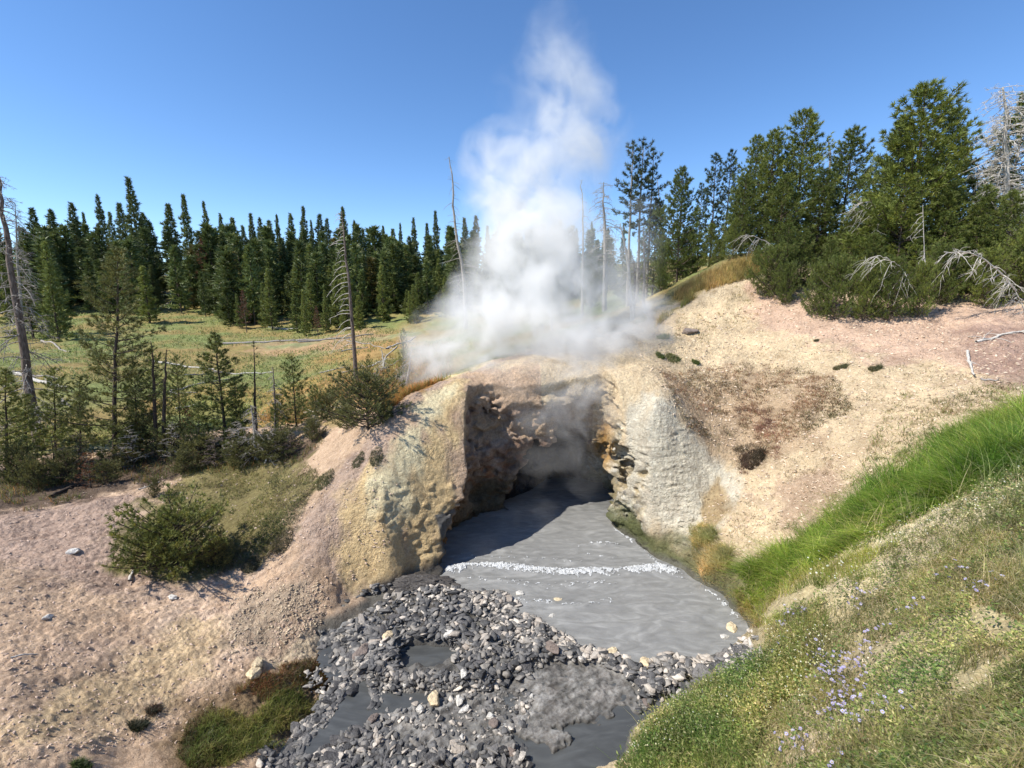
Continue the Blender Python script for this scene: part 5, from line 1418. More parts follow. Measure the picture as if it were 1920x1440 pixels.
def leaves(pts, hmax, L_, w, cols, seed):
    r = np.random.default_rng(seed); n = len(pts)
    p = pts + np.stack([r.normal(0, 0.02, n), r.normal(0, 0.02, n), hmax * r.random(n)], 1)
    d = r.normal(0, 1, (n, 3)); d[:, 2] = np.abs(d[:, 2]) * 0.6; d /= np.linalg.norm(d, axis=1)[:, None]
    s = np.cross(d, r.normal(0, 1, (n, 3)) * [0.4, 0.4, 1]); s /= np.linalg.norm(s, axis=1)[:, None]
    l_ = (L_ * r.uniform(0.6, 1.3, n))[:, None]; w_ = (w * r.uniform(0.6, 1.3, n))[:, None]
    V = np.stack([p, p + d * l_ * 0.5 + s * w_ * 0.5, p + d * l_, p + d * l_ * 0.5 - s * w_ * 0.5], 1).reshape(-1, 3)
    F_ = np.arange(len(V)).reshape(-1, 4)
    ca = np.array(cols)[r.integers(0, len(cols), n)] * r.uniform(0.65, 1.35, (n, 1)) * patch_tint(pts)
    return V, F_, np.repeat(ca, 4, 0)
def merge(parts):
    V = []; F_ = []; C = []; o = 0
    for v, f, c in parts: V.append(v); F_.append(f + o); C.append(c); o += len(v)
    return np.concatenate(V), np.concatenate(F_), np.concatenate(C)
def ground_px(poly, n, seed, clump=None, ymax=90, basin=True):
    q = raycast(*in_px(poly, n, seed).T)
    q = q[q[:, 1] < ymax]
    if basin: q = q[poly_sd(q[:, 0], q[:, 1], BASIN) > 0.06]
    if clump:
        sc, th, sd_ = clump
        q = q[fbm2(q[:, 0] * sc, q[:, 1] * sc, 3, sd_) > th]
    return q
LUSH = [(1350,1085),(1400,1050),(1480,1015),(1560,965),(1640,905),(1700,880),(1760,820),(1830,785),(1960,755),(2000,880),(1800,935),(1700,985),(1600,1040),(1500,1085),(1440,1140),(1400,1150),(1370,1120)]
q = ground_px(LUSH, 26000, 901)
cl_ = fbm2(q[:, 0] * 1.6, q[:, 1] * 1.6, 3, 991); cm_ = fbm2(q[:, 0] * 4, q[:, 1] * 4, 2, 992)
edge_ = sstep(0.0, 0.35, -poly_sd(q[:, 0], q[:, 1], wpoly(LUSH)))
q = q[rng.random(len(q)) < 0.35 + 0.65 * edge_]; cl_ = fbm2(q[:, 0] * 1.6, q[:, 1] * 1.6, 3, 991); cm_ = fbm2(q[:, 0] * 4, q[:, 1] * 4, 2, 992)
edge_ = sstep(0.0, 0.35, -poly_sd(q[:, 0], q[:, 1], wpoly(LUSH)))
blades("lush_grass", q, (0.14 + 0.20 * edge_) * (1 + 0.45 * cl_ + 0.25 * cm_), 0.011, [(0.25, 0.38, 0.055), (0.32, 0.44, 0.07), (0.42, 0.48, 0.11), (0.15, 0.26, 0.04), (0.20, 0.33, 0.05)], 902, (-0.9 + 0.9 * cl_, -0.35 + 0.9 * cm_), 0.75, 0.42, 5)
q = ground_px([(1370,1120),(1440,1080),(1560,1060),(1700,1000),(1760,1010),(1600,1100),(1500,1160),(1420,1180)], 6000, 903, (1.8, -0.2, 9031))
blades("yellow_green_grass", q, 0.16, 0.007, [(0.50, 0.54, 0.14), (0.38, 0.46, 0.10), (0.58, 0.55, 0.22)], 904, (-0.9, -0.5), 0.6, 0.3, 3)
FORE = [(1150,1470),(1165,1400),(1215,1345),(1310,1285),(1420,1235),(1435,1180),(1500,1140),(1640,1075),(1780,1020),(1940,900),(1960,1470)]
GREEN_FORE = [(1150,1480),(1165,1405),(1225,1350),(1320,1285),(1430,1225),(1440,1170),(1540,1130),(1560,1200),(1500,1290),(1430,1350),(1400,1480)]
parts = []
GF_W = wpoly(GREEN_FORE)
def soften(q, seed):
    r = np.random.default_rng(seed); e_ = -poly_sd(q[:, 0], q[:, 1], GF_W) + 0.5 * fbm2(q[:, 0] * 1.5, q[:, 1] * 1.5, 3, seed)
    return q[r.random(len(q)) < sstep(-0.15, 0.65, e_) * 0.9 + 0.06]
q = soften(ground_px(GREEN_FORE, 32000, 905), 9071); parts.append(leaves(q, 0.20, 0.042, 0.016, [(0.30, 0.34, 0.09), (0.22, 0.28, 0.07), (0.46, 0.44, 0.17), (0.13, 0.19, 0.05), (0.40, 0.36, 0.16)], 906))
q = ground_px(FORE, 42000, 907, (1.6, 0.16, 908)); parts.append(leaves(q, 0.10, 0.036, 0.014, [(0.24, 0.31, 0.08), (0.36, 0.39, 0.13), (0.15, 0.21, 0.06), (0.46, 0.43, 0.20)], 909))
q = ground_px([(1600,900),(1760,860),(1940,800),(1960,900),(1780,1000),(1600,1090),(1540,1060)], 9000, 910, (1.5, -0.1, 911)); parts.append(leaves(q, 0.08, 0.028, 0.012, [(0.24, 0.30, 0.08), (0.40, 0.38, 0.18), (0.14, 0.20, 0.05)], 912))
V, F_, C = merge(parts)
tag(link("leafy_herbs", new_mesh("leafy_herbs", V, F_, M_grass, colors=C)), kind="stuff")
q = ground_px(FORE, 44000, 913, (1.1, 0.05, 914))
blades("dry_matted_grass", q, 0.11, 0.006, [(0.55, 0.49, 0.27), (0.42, 0.40, 0.17), (0.33, 0.36, 0.12), (0.68, 0.61, 0.40), (0.22, 0.28, 0.08)], 915, (-0.8, -0.6), 0.8, 0.5, 3)
q = ground_px(FORE, 12000, 9050, (3.2, 0.25, 9051)); parts2 = [leaves(q, 0.20, 0.045, 0.018, [(0.15, 0.22, 0.06), (0.10, 0.16, 0.045), (0.22, 0.28, 0.08)], 9052)]
q = ground_px(FORE, 9000, 9053, (2.4, 0.3, 9054)); parts2.append(blades("", q, 0.26, 0.006, [(0.52, 0.45, 0.24), (0.40, 0.34, 0.16), (0.34, 0.36, 0.12)], 9055, (-0.7, -0.4), 0.6, 0.4, 4, make=False))
q = ground_px(LUSH, 2600, 9056, (2.2, 0.1, 9057)); parts2.append(blades("", q, 0.42, 0.006, [(0.50, 0.44, 0.22), (0.42, 0.42, 0.16)], 9058, (-0.9, -0.3), 0.5, 0.5, 5, make=False))
q = ground_px([(1340,1060),(1480,985),(1640,880),(1760,800),(1930,740),(1960,780),(1780,850),(1640,930),(1480,1040)], 4200, 9059, (2.0, 0.0, 9060)); parts2.append(blades("", q, 0.13, 0.008, [(0.36, 0.38, 0.11), (0.25, 0.31, 0.07), (0.48, 0.40, 0.20)], 9061, (-0.5, -0.3), 0.5, 0.6, 3, make=False))
q = ground_px([(1560,1100),(1640,1030),(1760,960),(1940,880),(1960,1010),(1700,1120),(1580,1150)], 7000, 9062); parts2.append(leaves(q, 0.07, 0.030, 0.012, [(0.26, 0.30, 0.09), (0.40, 0.38, 0.20), (0.16, 0.21, 0.06)], 9063))
V, F_, C = merge(parts2)
tag(link("weeds_and_stalks", new_mesh("weeds_and_stalks", V, F_, M_grass, colors=C)), kind="stuff")
q = soften(ground_px(GREEN_FORE, 9000, 916), 9072)
blades("bank_grass", q, 0.20, 0.006, [(0.26, 0.33, 0.08), (0.38, 0.38, 0.13), (0.16, 0.24, 0.05)], 917, (-0.4, -0.3), 0.5, 0.35, 3)
q = ground_px([(1820,1330),(1900,1250),(1960,1200),(1960,1480),(1700,1480)], 3000, 918, (1.3, 0.0, 919))
blades("tall_dark_grass", q, 0.15, 0.006, [(0.10, 0.14, 0.035), (0.17, 0.17, 0.06)], 920, (-0.4, -0.6), 0.8, 0.5, 3)
# left side turf
parts = []
q = ground_px([(340,885),(420,850),(560,855),(610,900),(560,950),(510,1040),(400,1080),(290,1060),(300,960)], 15000, 921, (1.6, -0.35, 922))
parts.append(blades("", q, 0.07, 0.010, [(0.16, 0.19, 0.05), (0.22, 0.22, 0.07), (0.10, 0.13, 0.04), (0.24, 0.20, 0.11)], 923, (0.2, -0.3), 0.6, 0.6, 2, make=False))
q = ground_px([(500,880),(600,880),(570,960),(530,1040),(400,1085),(440,1040),(520,960)], 4000, 924)
parts.append(blades("", q, 0.06, 0.009, [(0.22, 0.18, 0.13), (0.16, 0.14, 0.09), (0.12, 0.12, 0.06)], 925, (0.5, -0.3), 0.9, 0.7, 2, make=False))
q = ground_px([(0,900),(60,850),(230,850),(560,800),(610,830),(560,870),(300,900),(60,960),(0,960)], 9000, 926, (1.2, -0.2, 927))
parts.append(blades("", q, 0.14, 0.012, [(0.16, 0.17, 0.05), (0.24, 0.20, 0.08), (0.11, 0.14, 0.04), (0.30, 0.16, 0.05)], 928, (0, 0), 0.2, 0.5, 2, make=False))
V, F_, C = merge(parts); tag(link("bank_turf", new_mesh("bank_turf", V, F_, M_grass, colors=C)), kind="stuff")
parts = []
q = ground_px([(350,1440),(380,1350),(420,1330),(470,1350),(520,1300),(600,1290),(645,1310),(630,1350),(560,1400),(480,1410),(430,1440)], 9000, 929, (2.5, -0.35, 930))
parts.append(blades("", q, 0.10, 0.007, [(0.28, 0.29, 0.07), (0.18, 0.21, 0.05), (0.38, 0.33, 0.12)], 931, (0.2, -0.4), 0.5, 0.5, 3, make=False))
q = ground_px([(440,1300),(520,1250),(600,1235),(640,1260),(640,1300),(560,1290),(480,1330)], 4500, 932, (2.5, -0.4, 933))
parts.append(blades("", q, 0.09, 0.006, [(0.28, 0.12, 0.05), (0.22, 0.15, 0.07), (0.17, 0.17, 0.05)], 934, (0.1, -0.2), 0.5, 0.6, 3, make=False))
q = ground_px([(330,1420),(350,1360),(400,1320),(420,1400),(380,1460)], 2500, 935)
parts.append(blades("", q, 0.08, 0.006, [(0.20, 0.12, 0.06), (0.15, 0.15, 0.05)], 936, (0.1, -0.2), 0.5, 0.6, 3, make=False))
V, F_, C = merge(parts); tag(link("stream_side_grass", new_mesh("stream_side_grass", V, F_, M_grass, colors=C)), kind="stuff")
# meadow
parts = []
q = ground_px([(-60,850),(60,845),(300,820),(560,795),(640,740),(760,760),(840,730),(860,640),(700,610),(300,560),(-60,560)], 46000, 937, (0.25, -0.4, 938), 95)
hcol = [(0.24, 0.28, 0.08), (0.32, 0.33, 0.12), (0.18, 0.23, 0.065), (0.38, 0.34, 0.16)]
parts.append(blades("", q, 0.05 + 0.0028 * q[:, 1], 0.014 + 0.0012 * q[:, 1], hcol, 939, (0, 0), 0, 0.6, 2, make=False))
q = ground_px([(480,790),(580,740),(620,690),(840,640),(850,700),(720,740),(640,745),(560,795)], 11000, 940, (0.35, -0.3, 941))
parts.append(blades("", q, 0.16, 0.02, [(0.38, 0.27, 0.10), (0.30, 0.22, 0.08), (0.36, 0.20, 0.07)], 942, (0, 0), 0, 0.35, 2, make=False))
q = ground_px([(715,745),(780,725),(830,722),(835,735),(760,768),(700,775)], 4500, 943)
parts.append(blades("", q, 0.20, 0.016, [(0.48, 0.22, 0.06), (0.40, 0.27, 0.09), (0.24, 0.24, 0.07)], 944, (0, 0), 0, 0.3, 3, make=False))
V, F_, C = merge(parts); tag(link("meadow_grass", new_mesh("meadow_grass", V, F_, M_grass, colors=C)), kind="stuff")
q = ground_px([(1225,620),(1270,545),(1330,510),(1420,478),(1445,500),(1420,520),(1330,545),(1260,590)], 9000, 945, (1.0, -0.35, 946))
blades("golden_crest_grass", q, 0.24, 0.012, [(0.48, 0.37, 0.14), (0.38, 0.28, 0.10), (0.28, 0.26, 0.08)], 947, (0.2, 0), 0.3, 0.3, 2)
# sparse herbs on the cream slope: each tuft a few blades
def tufts(poly, n, seed, h, cols, clump=None, per=10, w=0.010, rad=0.05):
    q = ground_px(poly, n, seed, clump); r = np.random.default_rng(seed + 1)
    k = np.repeat(q, per, 0) + np.concatenate([r.normal(0, rad, (len(q) * per, 2)), np.zeros((len(q) * per, 1))], 1)
    return blades("", k, h, w, cols, seed + 2, (0, 0), 0, 0.7, 2, make=False)
parts = [tufts([(1240,700),(1400,680),(1560,700),(1600,770),(1420,860),(1290,810)], 3200, 951, 0.055, [(0.26, 0.13, 0.07), (0.32, 0.19, 0.11), (0.20, 0.13, 0.08), (0.20, 0.19, 0.08)], (2.0, -0.3, 952)),
         tufts([(1380,760),(1440,770),(1470,840),(1440,895),(1390,890),(1370,820)], 900, 953, 0.06, [(0.25, 0.15, 0.10), (0.18, 0.12, 0.09), (0.32, 0.2, 0.13)], (2.5, -0.1, 954)),
         tufts([(1200,650),(1500,640),(1920,720),(1700,900),(1430,1080),(1300,1000),(1400,900),(1250,760)], 1500, 956, 0.05, [(0.17, 0.17, 0.07), (0.25, 0.20, 0.10), (0.30, 0.22, 0.13)], (1.2, -0.1, 957), per=7),
         tufts([(1680,740),(1920,720),(1920,800),(1760,830),(1640,900),(1600,920),(1620,860)], 500, 959, 0.10, [(0.15, 0.20, 0.05), (0.22, 0.23, 0.08), (0.26, 0.20, 0.10)], (1.5, -0.2, 958), per=8),
         tufts([(1640,1010),(1760,970),(1940,900),(1950,1000),(1700,1110)], 800, 962, 0.06, [(0.22, 0.24, 0.09), (0.15, 0.19, 0.05)], None, per=7, w=0.006, rad=0.03),
         tufts([(1240,620),(1300,560),(1420,520),(1480,560),(1300,660)], 260, 964, 0.08, [(0.36, 0.26, 0.11), (0.26, 0.22, 0.09)], (2, -0.1, 966))]
V, F_, C = merge(parts); tag(link("sparse_slope_herbs", new_mesh("sparse_slope_herbs", V, F_, M_grass, colors=C)), kind="stuff")
# shore fringe hanging over the pool on the right
q = ground_px([(1290,985),(1345,1000),(1390,1110),(1430,1175),(1400,1180),(1350,1110),(1300,1050)], 5000, 970)
blades("bank_fringe_grass", q, 0.12, 0.006, [(0.50, 0.42, 0.18), (0.28, 0.30, 0.09), (0.64, 0.50, 0.24)], 971, (-0.8, -0.3), 0.9, 0.4, 3)
# individual tufts
def tuft_obj(px, py, n, rad, h, cols, label, name, cat, seed, w=0.007, group=None, flat=0.7):
    g = groundpt(px, py); r = np.random.default_rng(seed)
    k = np.zeros((n, 3)); a = r.uniform(0, 6.28, n); d_ = rad * np.sqrt(r.random(n)); k[:, 0] = np.cos(a) * d_; k[:, 1] = np.sin(a) * d_
    k[:, 2] = Hq(k[:, 0] + g[0], k[:, 1] + g[1]) - g[2]
    V, F_, C = blades("", k, h, w, cols, seed, (0, -0.2), 0.4, flat, 3, make=False)
    # blades open outwards
    return tag(link(name, new_mesh(name, V, F_, M_grass, colors=C), loc=tuple(g)), label, cat, group)
GOLD = [(0.80, 0.60, 0.28), (0.68, 0.50, 0.22), (0.88, 0.70, 0.38)]
tuft_obj(1340, 1050, 2200, 0.30, 0.22, GOLD, "golden dry grass tuft on the right edge of the pool, lower one", "dry_grass_tuft", "grass tuft", 980)
tuft_obj(1318, 1005, 1500, 0.24, 0.18, GOLD + [(0.45, 0.46, 0.16)], "golden green grass tuft above the lower golden tuft by the pool", "dry_grass_tuft", "grass tuft", 981)
tuft_obj(1411, 862, 1500, 0.26, 0.13, [(0.15, 0.09, 0.065), (0.22, 0.14, 0.10), (0.10, 0.07, 0.05)], "dark brown dead root cushion hanging on the cream slope", "dead_plant_cushion", "plant", 982, 0.008)
for i, (px, py, rad, h, cols, lab) in enumerate([
    (1243, 634, 0.20, 0.12, [(0.18, 0.24, 0.05), (0.26, 0.29, 0.08)], "bright green grass tuft high on the cream slope beside the steam"),
    (1238, 668, 0.14, 0.10, [(0.20, 0.22, 0.07)], "small green tuft left of the pair below the bright green tuft"),
    (1262, 672, 0.22, 0.10, [(0.22, 0.22, 0.08), (0.16, 0.18, 0.06)], "wide green tuft below the bright green tuft on the cream slope"),
    (1304, 680, 0.12, 0.09, [(0.20, 0.21, 0.07)], "small green tuft right of the wide tuft on the cream slope"),
    (1575, 690, 0.16, 0.10, [(0.14, 0.13, 0.06), (0.22, 0.18, 0.10)], "dark herb clump in the middle of the cream slope, left one"),
    (1640, 692, 0.14, 0.10, [(0.14, 0.13, 0.06), (0.22, 0.18, 0.10)], "dark herb clump in the middle of the cream slope, right one"),
    (672, 862, 0.14, 0.07, [(0.24, 0.20, 0.14), (0.18, 0.17, 0.09)], "grey green tuft on top of the left bank, leftmost of the four"),
    (706, 858, 0.15, 0.08, [(0.24, 0.20, 0.14), (0.18, 0.17, 0.09)], "grey green tuft on top of the left bank, second from the left"),
    (746, 860, 0.17, 0.07, [(0.30, 0.26, 0.18), (0.20, 0.18, 0.10)], "straw grey tuft on top of the left bank, rightmost of the four"),
    (735, 830, 0.20, 0.06, [(0.26, 0.21, 0.14)], "flat dry tuft behind the straw grey tuft on the left bank"),
    (610, 900, 0.20, 0.08, [(0.22, 0.19, 0.11), (0.15, 0.15, 0.07)], "grey tuft at the right rim of the left turf patch"),
    (530, 1015, 0.22, 0.08, [(0.20, 0.16, 0.11), (0.14, 0.12, 0.08)], "dry brown tuft at the lower right rim of the left turf patch"),
    (470, 1060, 0.18, 0.07, [(0.20, 0.16, 0.11), (0.14, 0.12, 0.08)], "dry brown tuft at the bottom rim of the left turf patch"),
    (262, 1362, 0.10, 0.08, [(0.05, 0.055, 0.03), (0.10, 0.08, 0.05)], "small dark tuft alone on the lower left slope"),
    (290, 1335, 0.09, 0.06, [(0.16, 0.08, 0.06), (0.12, 0.09, 0.06)], "small reddish tuft right above the dark tuft on the lower left slope"),
    (155, 1438, 0.08, 0.06, [(0.12, 0.15, 0.05)], "small green tuft cut by the bottom edge at the lower left"),
    (1530, 640, 0.06, 0.05, [(0.2, 0.17, 0.1)], "tiny brown tuft near the top of the cream slope"),
    ]):
    tuft_obj(px, py, int(260 + 1600 * rad), rad, h, cols, lab, "grass_tuft", "grass tuft", 1000 + i, 0.009, "tufts scattered on the bare slopes")
# asters
def flower_mesh(name, rad, petals, col, ccol, seed):
    r = np.random.default_rng(seed); V = []; F_ = []; C = []
    for i in range(petals):
        a = i * 2 * math.pi / petals + r.normal(0, 0.08); d = np.array((math.cos(a), math.sin(a), 0.25)); s = np.array((-math.sin(a), math.cos(a), 0))
        b = len(V); rr = rad * r.uniform(0.85, 1.1)
        V += [d * rad * 0.15, d * rr * 0.6 + s * rr * 0.18, d * rr, d * rr * 0.6 - s * rr * 0.18]; F_.append((b, b + 1, b + 2, b + 3)); C += [col] * 4
    b = len(V)
    for k in range(8):
        a = k * math.pi / 4; V.append(np.array((math.cos(a) * rad * 0.24, math.sin(a) * rad * 0.24, rad * 0.16))); C.append(ccol)
    F_ += [(b, b + 1, b + 2, b + 3), (b, b + 3, b + 4, b + 7), (b + 4, b + 5, b + 6, b + 7)]
    return new_mesh(name, np.array(V), np.array(F_), M_petal, colors=np.array(C, float))
F_aster = [flower_mesh("flower", 0.019, 11, c, (0.55, 0.40, 0.05), 1100 + i) for i, c in enumerate([(0.46, 0.43, 0.74), (0.56, 0.54, 0.80), (0.38, 0.35, 0.66)])]
aster_spots = [(1488,1152,16,0.16,"violet aster clump beside the grass band, uppermost big clump"),(1608,1118,6,0.10,"small violet aster clump between the grass band and the pale soil patch"),(1600,1145,5,0.08,"sparse violet asters just below the small aster clump"),
 (1545,1268,20,0.16,"dense violet aster clump, left half of the biggest bloom in the foreground"),(1578,1262,16,0.13,"dense violet aster clump, upper right of the biggest bloom"),(1568,1300,20,0.15,"dense violet aster clump, middle of the biggest bloom"),(1585,1325,12,0.12,"violet aster clump at the lower right of the biggest bloom"),(1556,1338,10,0.09,"violet aster clump at the bottom tip of the biggest bloom"),
 (1775,1083,7,0.08,"pale violet aster clump on the pale soil patch at the right"),(1828,1108,10,0.09,"violet aster clump at the edge of the dark leafy patch at the right"),(1640,1190,5,0.10,"few violet asters in the middle of the foreground turf"),
 (1480,1395,14,0.11,"violet asters near the bottom edge"),(1620,1350,10,0.12,"loose violet asters below right of the biggest bloom"),(1530,1225,9,0.12,"loose violet asters above the biggest bloom"),(1700,1150,6,0.1,"loose violet asters between the pale soil patch and the biggest bloom"),(1460,1210,4,0.1,"few violet asters right of the rock bar's end"),(1610,1228,6,0.08,"few violet asters above right of the biggest bloom"),(1565,1430,3,0.05,"violet aster pair at the very bottom edge"),(1690,1330,2,0.06,"single violet asters in the dry matted grass")]
for i, (px, py, nf, rad, lab) in enumerate(aster_spots):
    g = groundpt(px, py + 14); r = np.random.default_rng(1200 + i)
    e = empty("aster_clump", tuple(g), lab, "aster clump", "violet asters in the foreground turf")
    stems = []
    for k in range(int(nf * 1.7)):
        a = r.uniform(0, 6.28); d_ = rad * 1.25 * math.sqrt(r.random()); x, y = math.cos(a) * d_, math.sin(a) * d_
        z0 = float(Hq(g[0] + x, g[1] + y) - g[2]); h = r.uniform(0.11, 0.2)
        top = np.array((x + r.normal(0, 0.02), y + r.normal(0, 0.02), z0 + h))
        stems.append((np.stack([np.linspace(x, top[0], 4), np.linspace(y, top[1], 4), np.linspace(z0 - 0.01, top[2], 4)], 1), np.full(4, 0.0012)))
        o = link("flower", F_aster[k % 3], e, tuple(top)); o.rotation_euler = (r.normal(0.35, 0.35), r.normal(0, 0.35), r.uniform(0, 6)); sc = r.uniform(0.75, 1.15); o.scale = (sc, sc, sc)
    v, f = tubes(stems, 3)
    link("stem", new_mesh("stem", v, f, M_grass, colors=np.tile([[0.10, 0.14, 0.04]], (len(v), 1))), e)
# tiny white and yellow blossoms
parts = []
def dots(poly, n, seed, size, cols, hz, clump=None):
    q = ground_px(poly, n, seed, clump); r = np.random.default_rng(seed + 1); Vv = []; Cc = []
    for p in q:
        c = p + np.array((0, 0, hz * r.uniform(0.6, 1.1))); s = size * r.uniform(0.6, 1.2); col = cols[r.integers(len(cols))]; nrm = np.array((r.normal(0, 0.4), -0.5 + r.normal(0, 0.3), 1.0)); nrm /= np.linalg.norm(nrm)
        u = np.cross(nrm, (0, 1, 0)); u /= np.linalg.norm(u); w_ = np.cross(nrm, u)
        a0 = r.uniform(0, 1.5)
        for k in range(3):
            a = a0 + k * 1.05
            d = (u * math.cos(a) + w_ * math.sin(a)) * s; e_ = (-u * math.sin(a) + w_ * math.cos(a)) * s * 0.4
            Vv += [c - d, c - e_, c + d, c + e_]; Cc += [col] * 4
            c = c + nrm * 0.0008
    return np.array(Vv), np.arange(len(Vv)).reshape(-1, 4), np.array(Cc, float)
WH = [(0.75, 0.75, 0.66), (0.72, 0.70, 0.45)]; YW = [(0.70, 0.60, 0.25), (0.75, 0.70, 0.42)]
parts.append(dots([(1430,1180),(1560,1200),(1500,1340),(1300,1400),(1170,1440),(1200,1360),(1330,1290),(1430,1240)], 650, 1300, 0.010, WH + YW, 0.18))
parts.append(dots([(1600,1000),(1780,930),(1930,860),(1950,930),(1700,1030),(1600,1060)], 420, 1302, 0.011, YW + WH, 0.10))
parts.append(dots([(1500,1060),(1620,1040),(1600,1100),(1520,1110)], 30, 1304, 0.016, WH, 0.22))
V, F_, C = merge(parts); tag(link("tiny_blossoms", new_mesh("tiny_blossoms", V, F_, M_petal, colors=C)), kind="stuff")

# ------------------------------------------------------------------ steam
BL = [ # px, py, y, radius, weight
 (1035,62,17.5,0.9,0.12),(1050,100,17.5,1.35,0.40),(1010,165,17.2,1.45,0.40),(1070,190,17.2,1.45,0.6),(1075,255,17,1.6,0.7),(1020,300,16.8,1.6,0.65),(1110,275,17.3,1.4,0.35),
 (945,335,16.6,1.5,0.75),(1010,375,16.5,1.7,0.9),(960,420,16.3,1.6,0.95),(1030,440,16.2,1.5,0.8),(980,490,16,1.7,0.95),(1060,500,16,1.6,0.7),
 (940,560,15.6,1.6,0.75),(1010,570,15.3,1.7,1.0),(1090,590,15.4,1.5,0.8),(900,620,15.0,1.5,0.85),(840,650,14.8,1.35,0.85),(805,675,14.6,1.0,0.65),(1160,600,15.6,1.3,0.75),(1185,585,15.8,1.0,0.5),
 (980,650,14.3,1.5,0.9),(1060,660,14.2,1.4,0.85),(1130,660,14.2,1.3,0.75),(900,690,13.8,1.0,0.5),
 (850,700,13.6,0.9,0.5),(950,705,12.9,0.9,0.5),(1040,700,12.7,1.0,0.6),(1120,705,12.6,0.9,0.6),(1190,640,14.0,1.0,0.5),(1215,600,15.5,0.9,0.35),(1000,770,12.3,0.8,0.22),(1090,790,12.3,0.9,0.30),(1150,770,12.0,0.6,0.3),
 (1180,450,18,1.7,0.20),(1150,530,17,1.5,0.28),(1225,430,18.5,1.0,0.14),
 (1110,745,12.2,0.8,0.45),(1010,760,12.3,0.9,0.22),(1060,830,12.3,0.85,0.22),(1110,880,12.7,0.8,0.16),(1000,880,12.3,0.9,0.14),(1150,820,11.8,0.6,0.16),
 (900,1030,10.6,0.6,0.16),(1000,985,11.4,0.8,0.14),(1110,990,11.6,0.7,0.14),
]
BW = [(*P(a, b_, y), r * (1.22 if b_ < 540 else 1.12), w * (0.75 if b_ < 310 else 1.2 if b_ < 540 else 1.75 if b_ < 720 else 2.1)) for a, b_, y, r, w in BL]
hs = 0.22
pad = 0.25
lo = np.array([min(b[i] - b[3] for b in BW) - 0.6 for i in range(3)]); hi = np.array([max(b[i] + b[3] for b in BW) + 0.6 for i in range(3)])
ax_ = [np.arange(lo[i], hi[i], hs) for i in range(3)]
XX, YY, ZZ = np.meshgrid(*ax_, indexing='ij')
Fs_ = np.full(XX.shape, -1.0)
for bx_, by_, bz_, br_, bw_ in BW:
    Fs_ = np.maximum(Fs_, 1.06 - np.sqrt((XX - bx_) ** 2 + (YY - by_) ** 2 + (ZZ - bz_) ** 2) / br_)
V, Q = surface_nets(Fs_, lo, hs)
m = bpy.data.materials.new("steam"); m.use_nodes = True; t = m.node_tree; t.nodes.clear(); L = t.links.new
out = N(t, "ShaderNodeOutputMaterial"); pv = N(t, "ShaderNodeVolumePrincipled")
pv.inputs["Color"].default_value = (0.955, 0.95, 0.94, 1); pv.inputs["Anisotropy"].default_value = 0.0
geo = N(t, "ShaderNodeNewGeometry")
nd = N(t, "ShaderNodeTexNoise"); nd.inputs["Scale"].default_value = 0.55; nd.inputs["Detail"].default_value = 2
L(geo.outputs["Position"], nd.inputs["Vector"])
sc = N(t, "ShaderNodeVectorMath", operation='SUBTRACT'); L(nd.outputs["Color"], sc.inputs[0]); sc.inputs[1].default_value = (0.5, 0.5, 0.5)
ms = N(t, "ShaderNodeVectorMath", operation='MULTIPLY_ADD'); L(sc.outputs[0], ms.inputs[0]); ms.inputs[1].default_value = (2.2, 2.2, 2.2); L(geo.outputs["Position"], ms.inputs[2])
acc = None
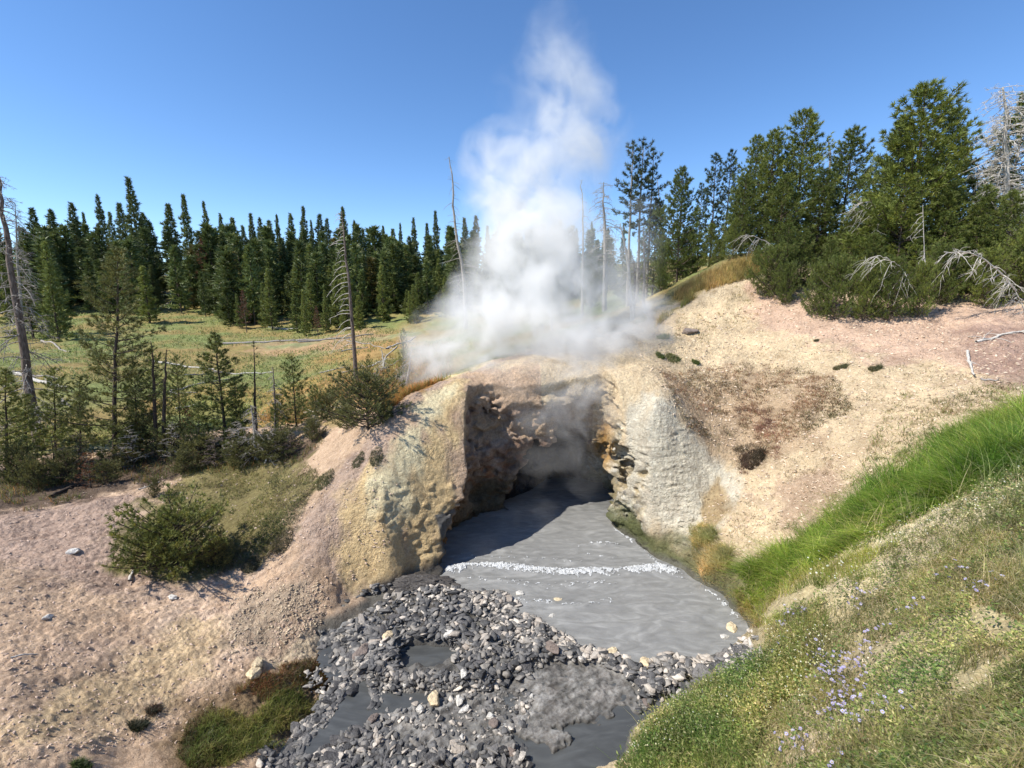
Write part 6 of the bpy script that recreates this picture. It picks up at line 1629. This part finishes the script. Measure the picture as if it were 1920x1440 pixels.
for bx_, by_, bz_, br_, bw_ in BW:
    d = N(t, "ShaderNodeVectorMath", operation='DISTANCE'); L(ms.outputs[0], d.inputs[0]); d.inputs[1].default_value = (bx_, by_, bz_)
    mr = N(t, "ShaderNodeMapRange"); mr.interpolation_type = 'LINEAR'; mr.inputs["From Min"].default_value = br_ * 1.0; mr.inputs["From Max"].default_value = br_ * 0.15
    mr.inputs["To Min"].default_value = 0; mr.inputs["To Max"].default_value = bw_; L(d.outputs["Value"], mr.inputs["Value"])
    if acc is None: acc = mr.outputs[0]
    else:
        a = N(t, "ShaderNodeMath", operation='ADD'); L(acc, a.inputs[0]); L(mr.outputs[0], a.inputs[1]); acc = a.outputs[0]
n2 = N(t, "ShaderNodeTexNoise"); n2.inputs["Scale"].default_value = 0.95; n2.inputs["Detail"].default_value = 7; n2.inputs["Roughness"].default_value = 0.6; n2.inputs["Distortion"].default_value = 0.4
L(ms.outputs[0], n2.inputs["Vector"])
rm = N(t, "ShaderNodeMapRange"); rm.inputs["From Min"].default_value = 0.40; rm.inputs["From Max"].default_value = 0.68; rm.inputs["To Min"].default_value = -0.95; rm.inputs["To Max"].default_value = 1.5
L(n2.outputs[0], rm.inputs["Value"])
f1_ = N(t, "ShaderNodeMath", operation='MULTIPLY_ADD'); f1_.inputs[1].default_value = 1.0; L(acc, f1_.inputs[0])
# noise acts in proportion to the local amount, so that thin veils stay thin
f2_ = N(t, "ShaderNodeMath", operation='MULTIPLY'); L(acc, f2_.inputs[0]); L(rm.outputs[0], f2_.inputs[1])
f3_ = N(t, "ShaderNodeMath", operation='ADD', use_clamp=False); L(acc, f3_.inputs[0]); L(f2_.outputs[0], f3_.inputs[1])
er = N(t, "ShaderNodeMath", operation='SUBTRACT'); L(f3_.outputs[0], er.inputs[0]); 
n3 = N(t, "ShaderNodeMath", operation='MULTIPLY'); L(n2.outputs[0], n3.inputs[0]); n3.inputs[1].default_value = 0.30
er.inputs[1].default_value = 0.05
mxm = N(t, "ShaderNodeMath", operation='MAXIMUM'); L(er.outputs[0], mxm.inputs[0]); mxm.inputs[1].default_value = 0
fin = N(t, "ShaderNodeMath", operation='MULTIPLY'); L(mxm.outputs[0], fin.inputs[0]); fin.inputs[1].default_value = STEAM_DENSITY = 0.50
L(fin.outputs[0], pv.inputs["Density"]); L(pv.outputs[0], out.inputs["Volume"])
t.nodes.remove(f1_); t.nodes.remove(n3)
so = tag(link("steam", new_mesh("steam", V, Q, m)), kind="stuff")
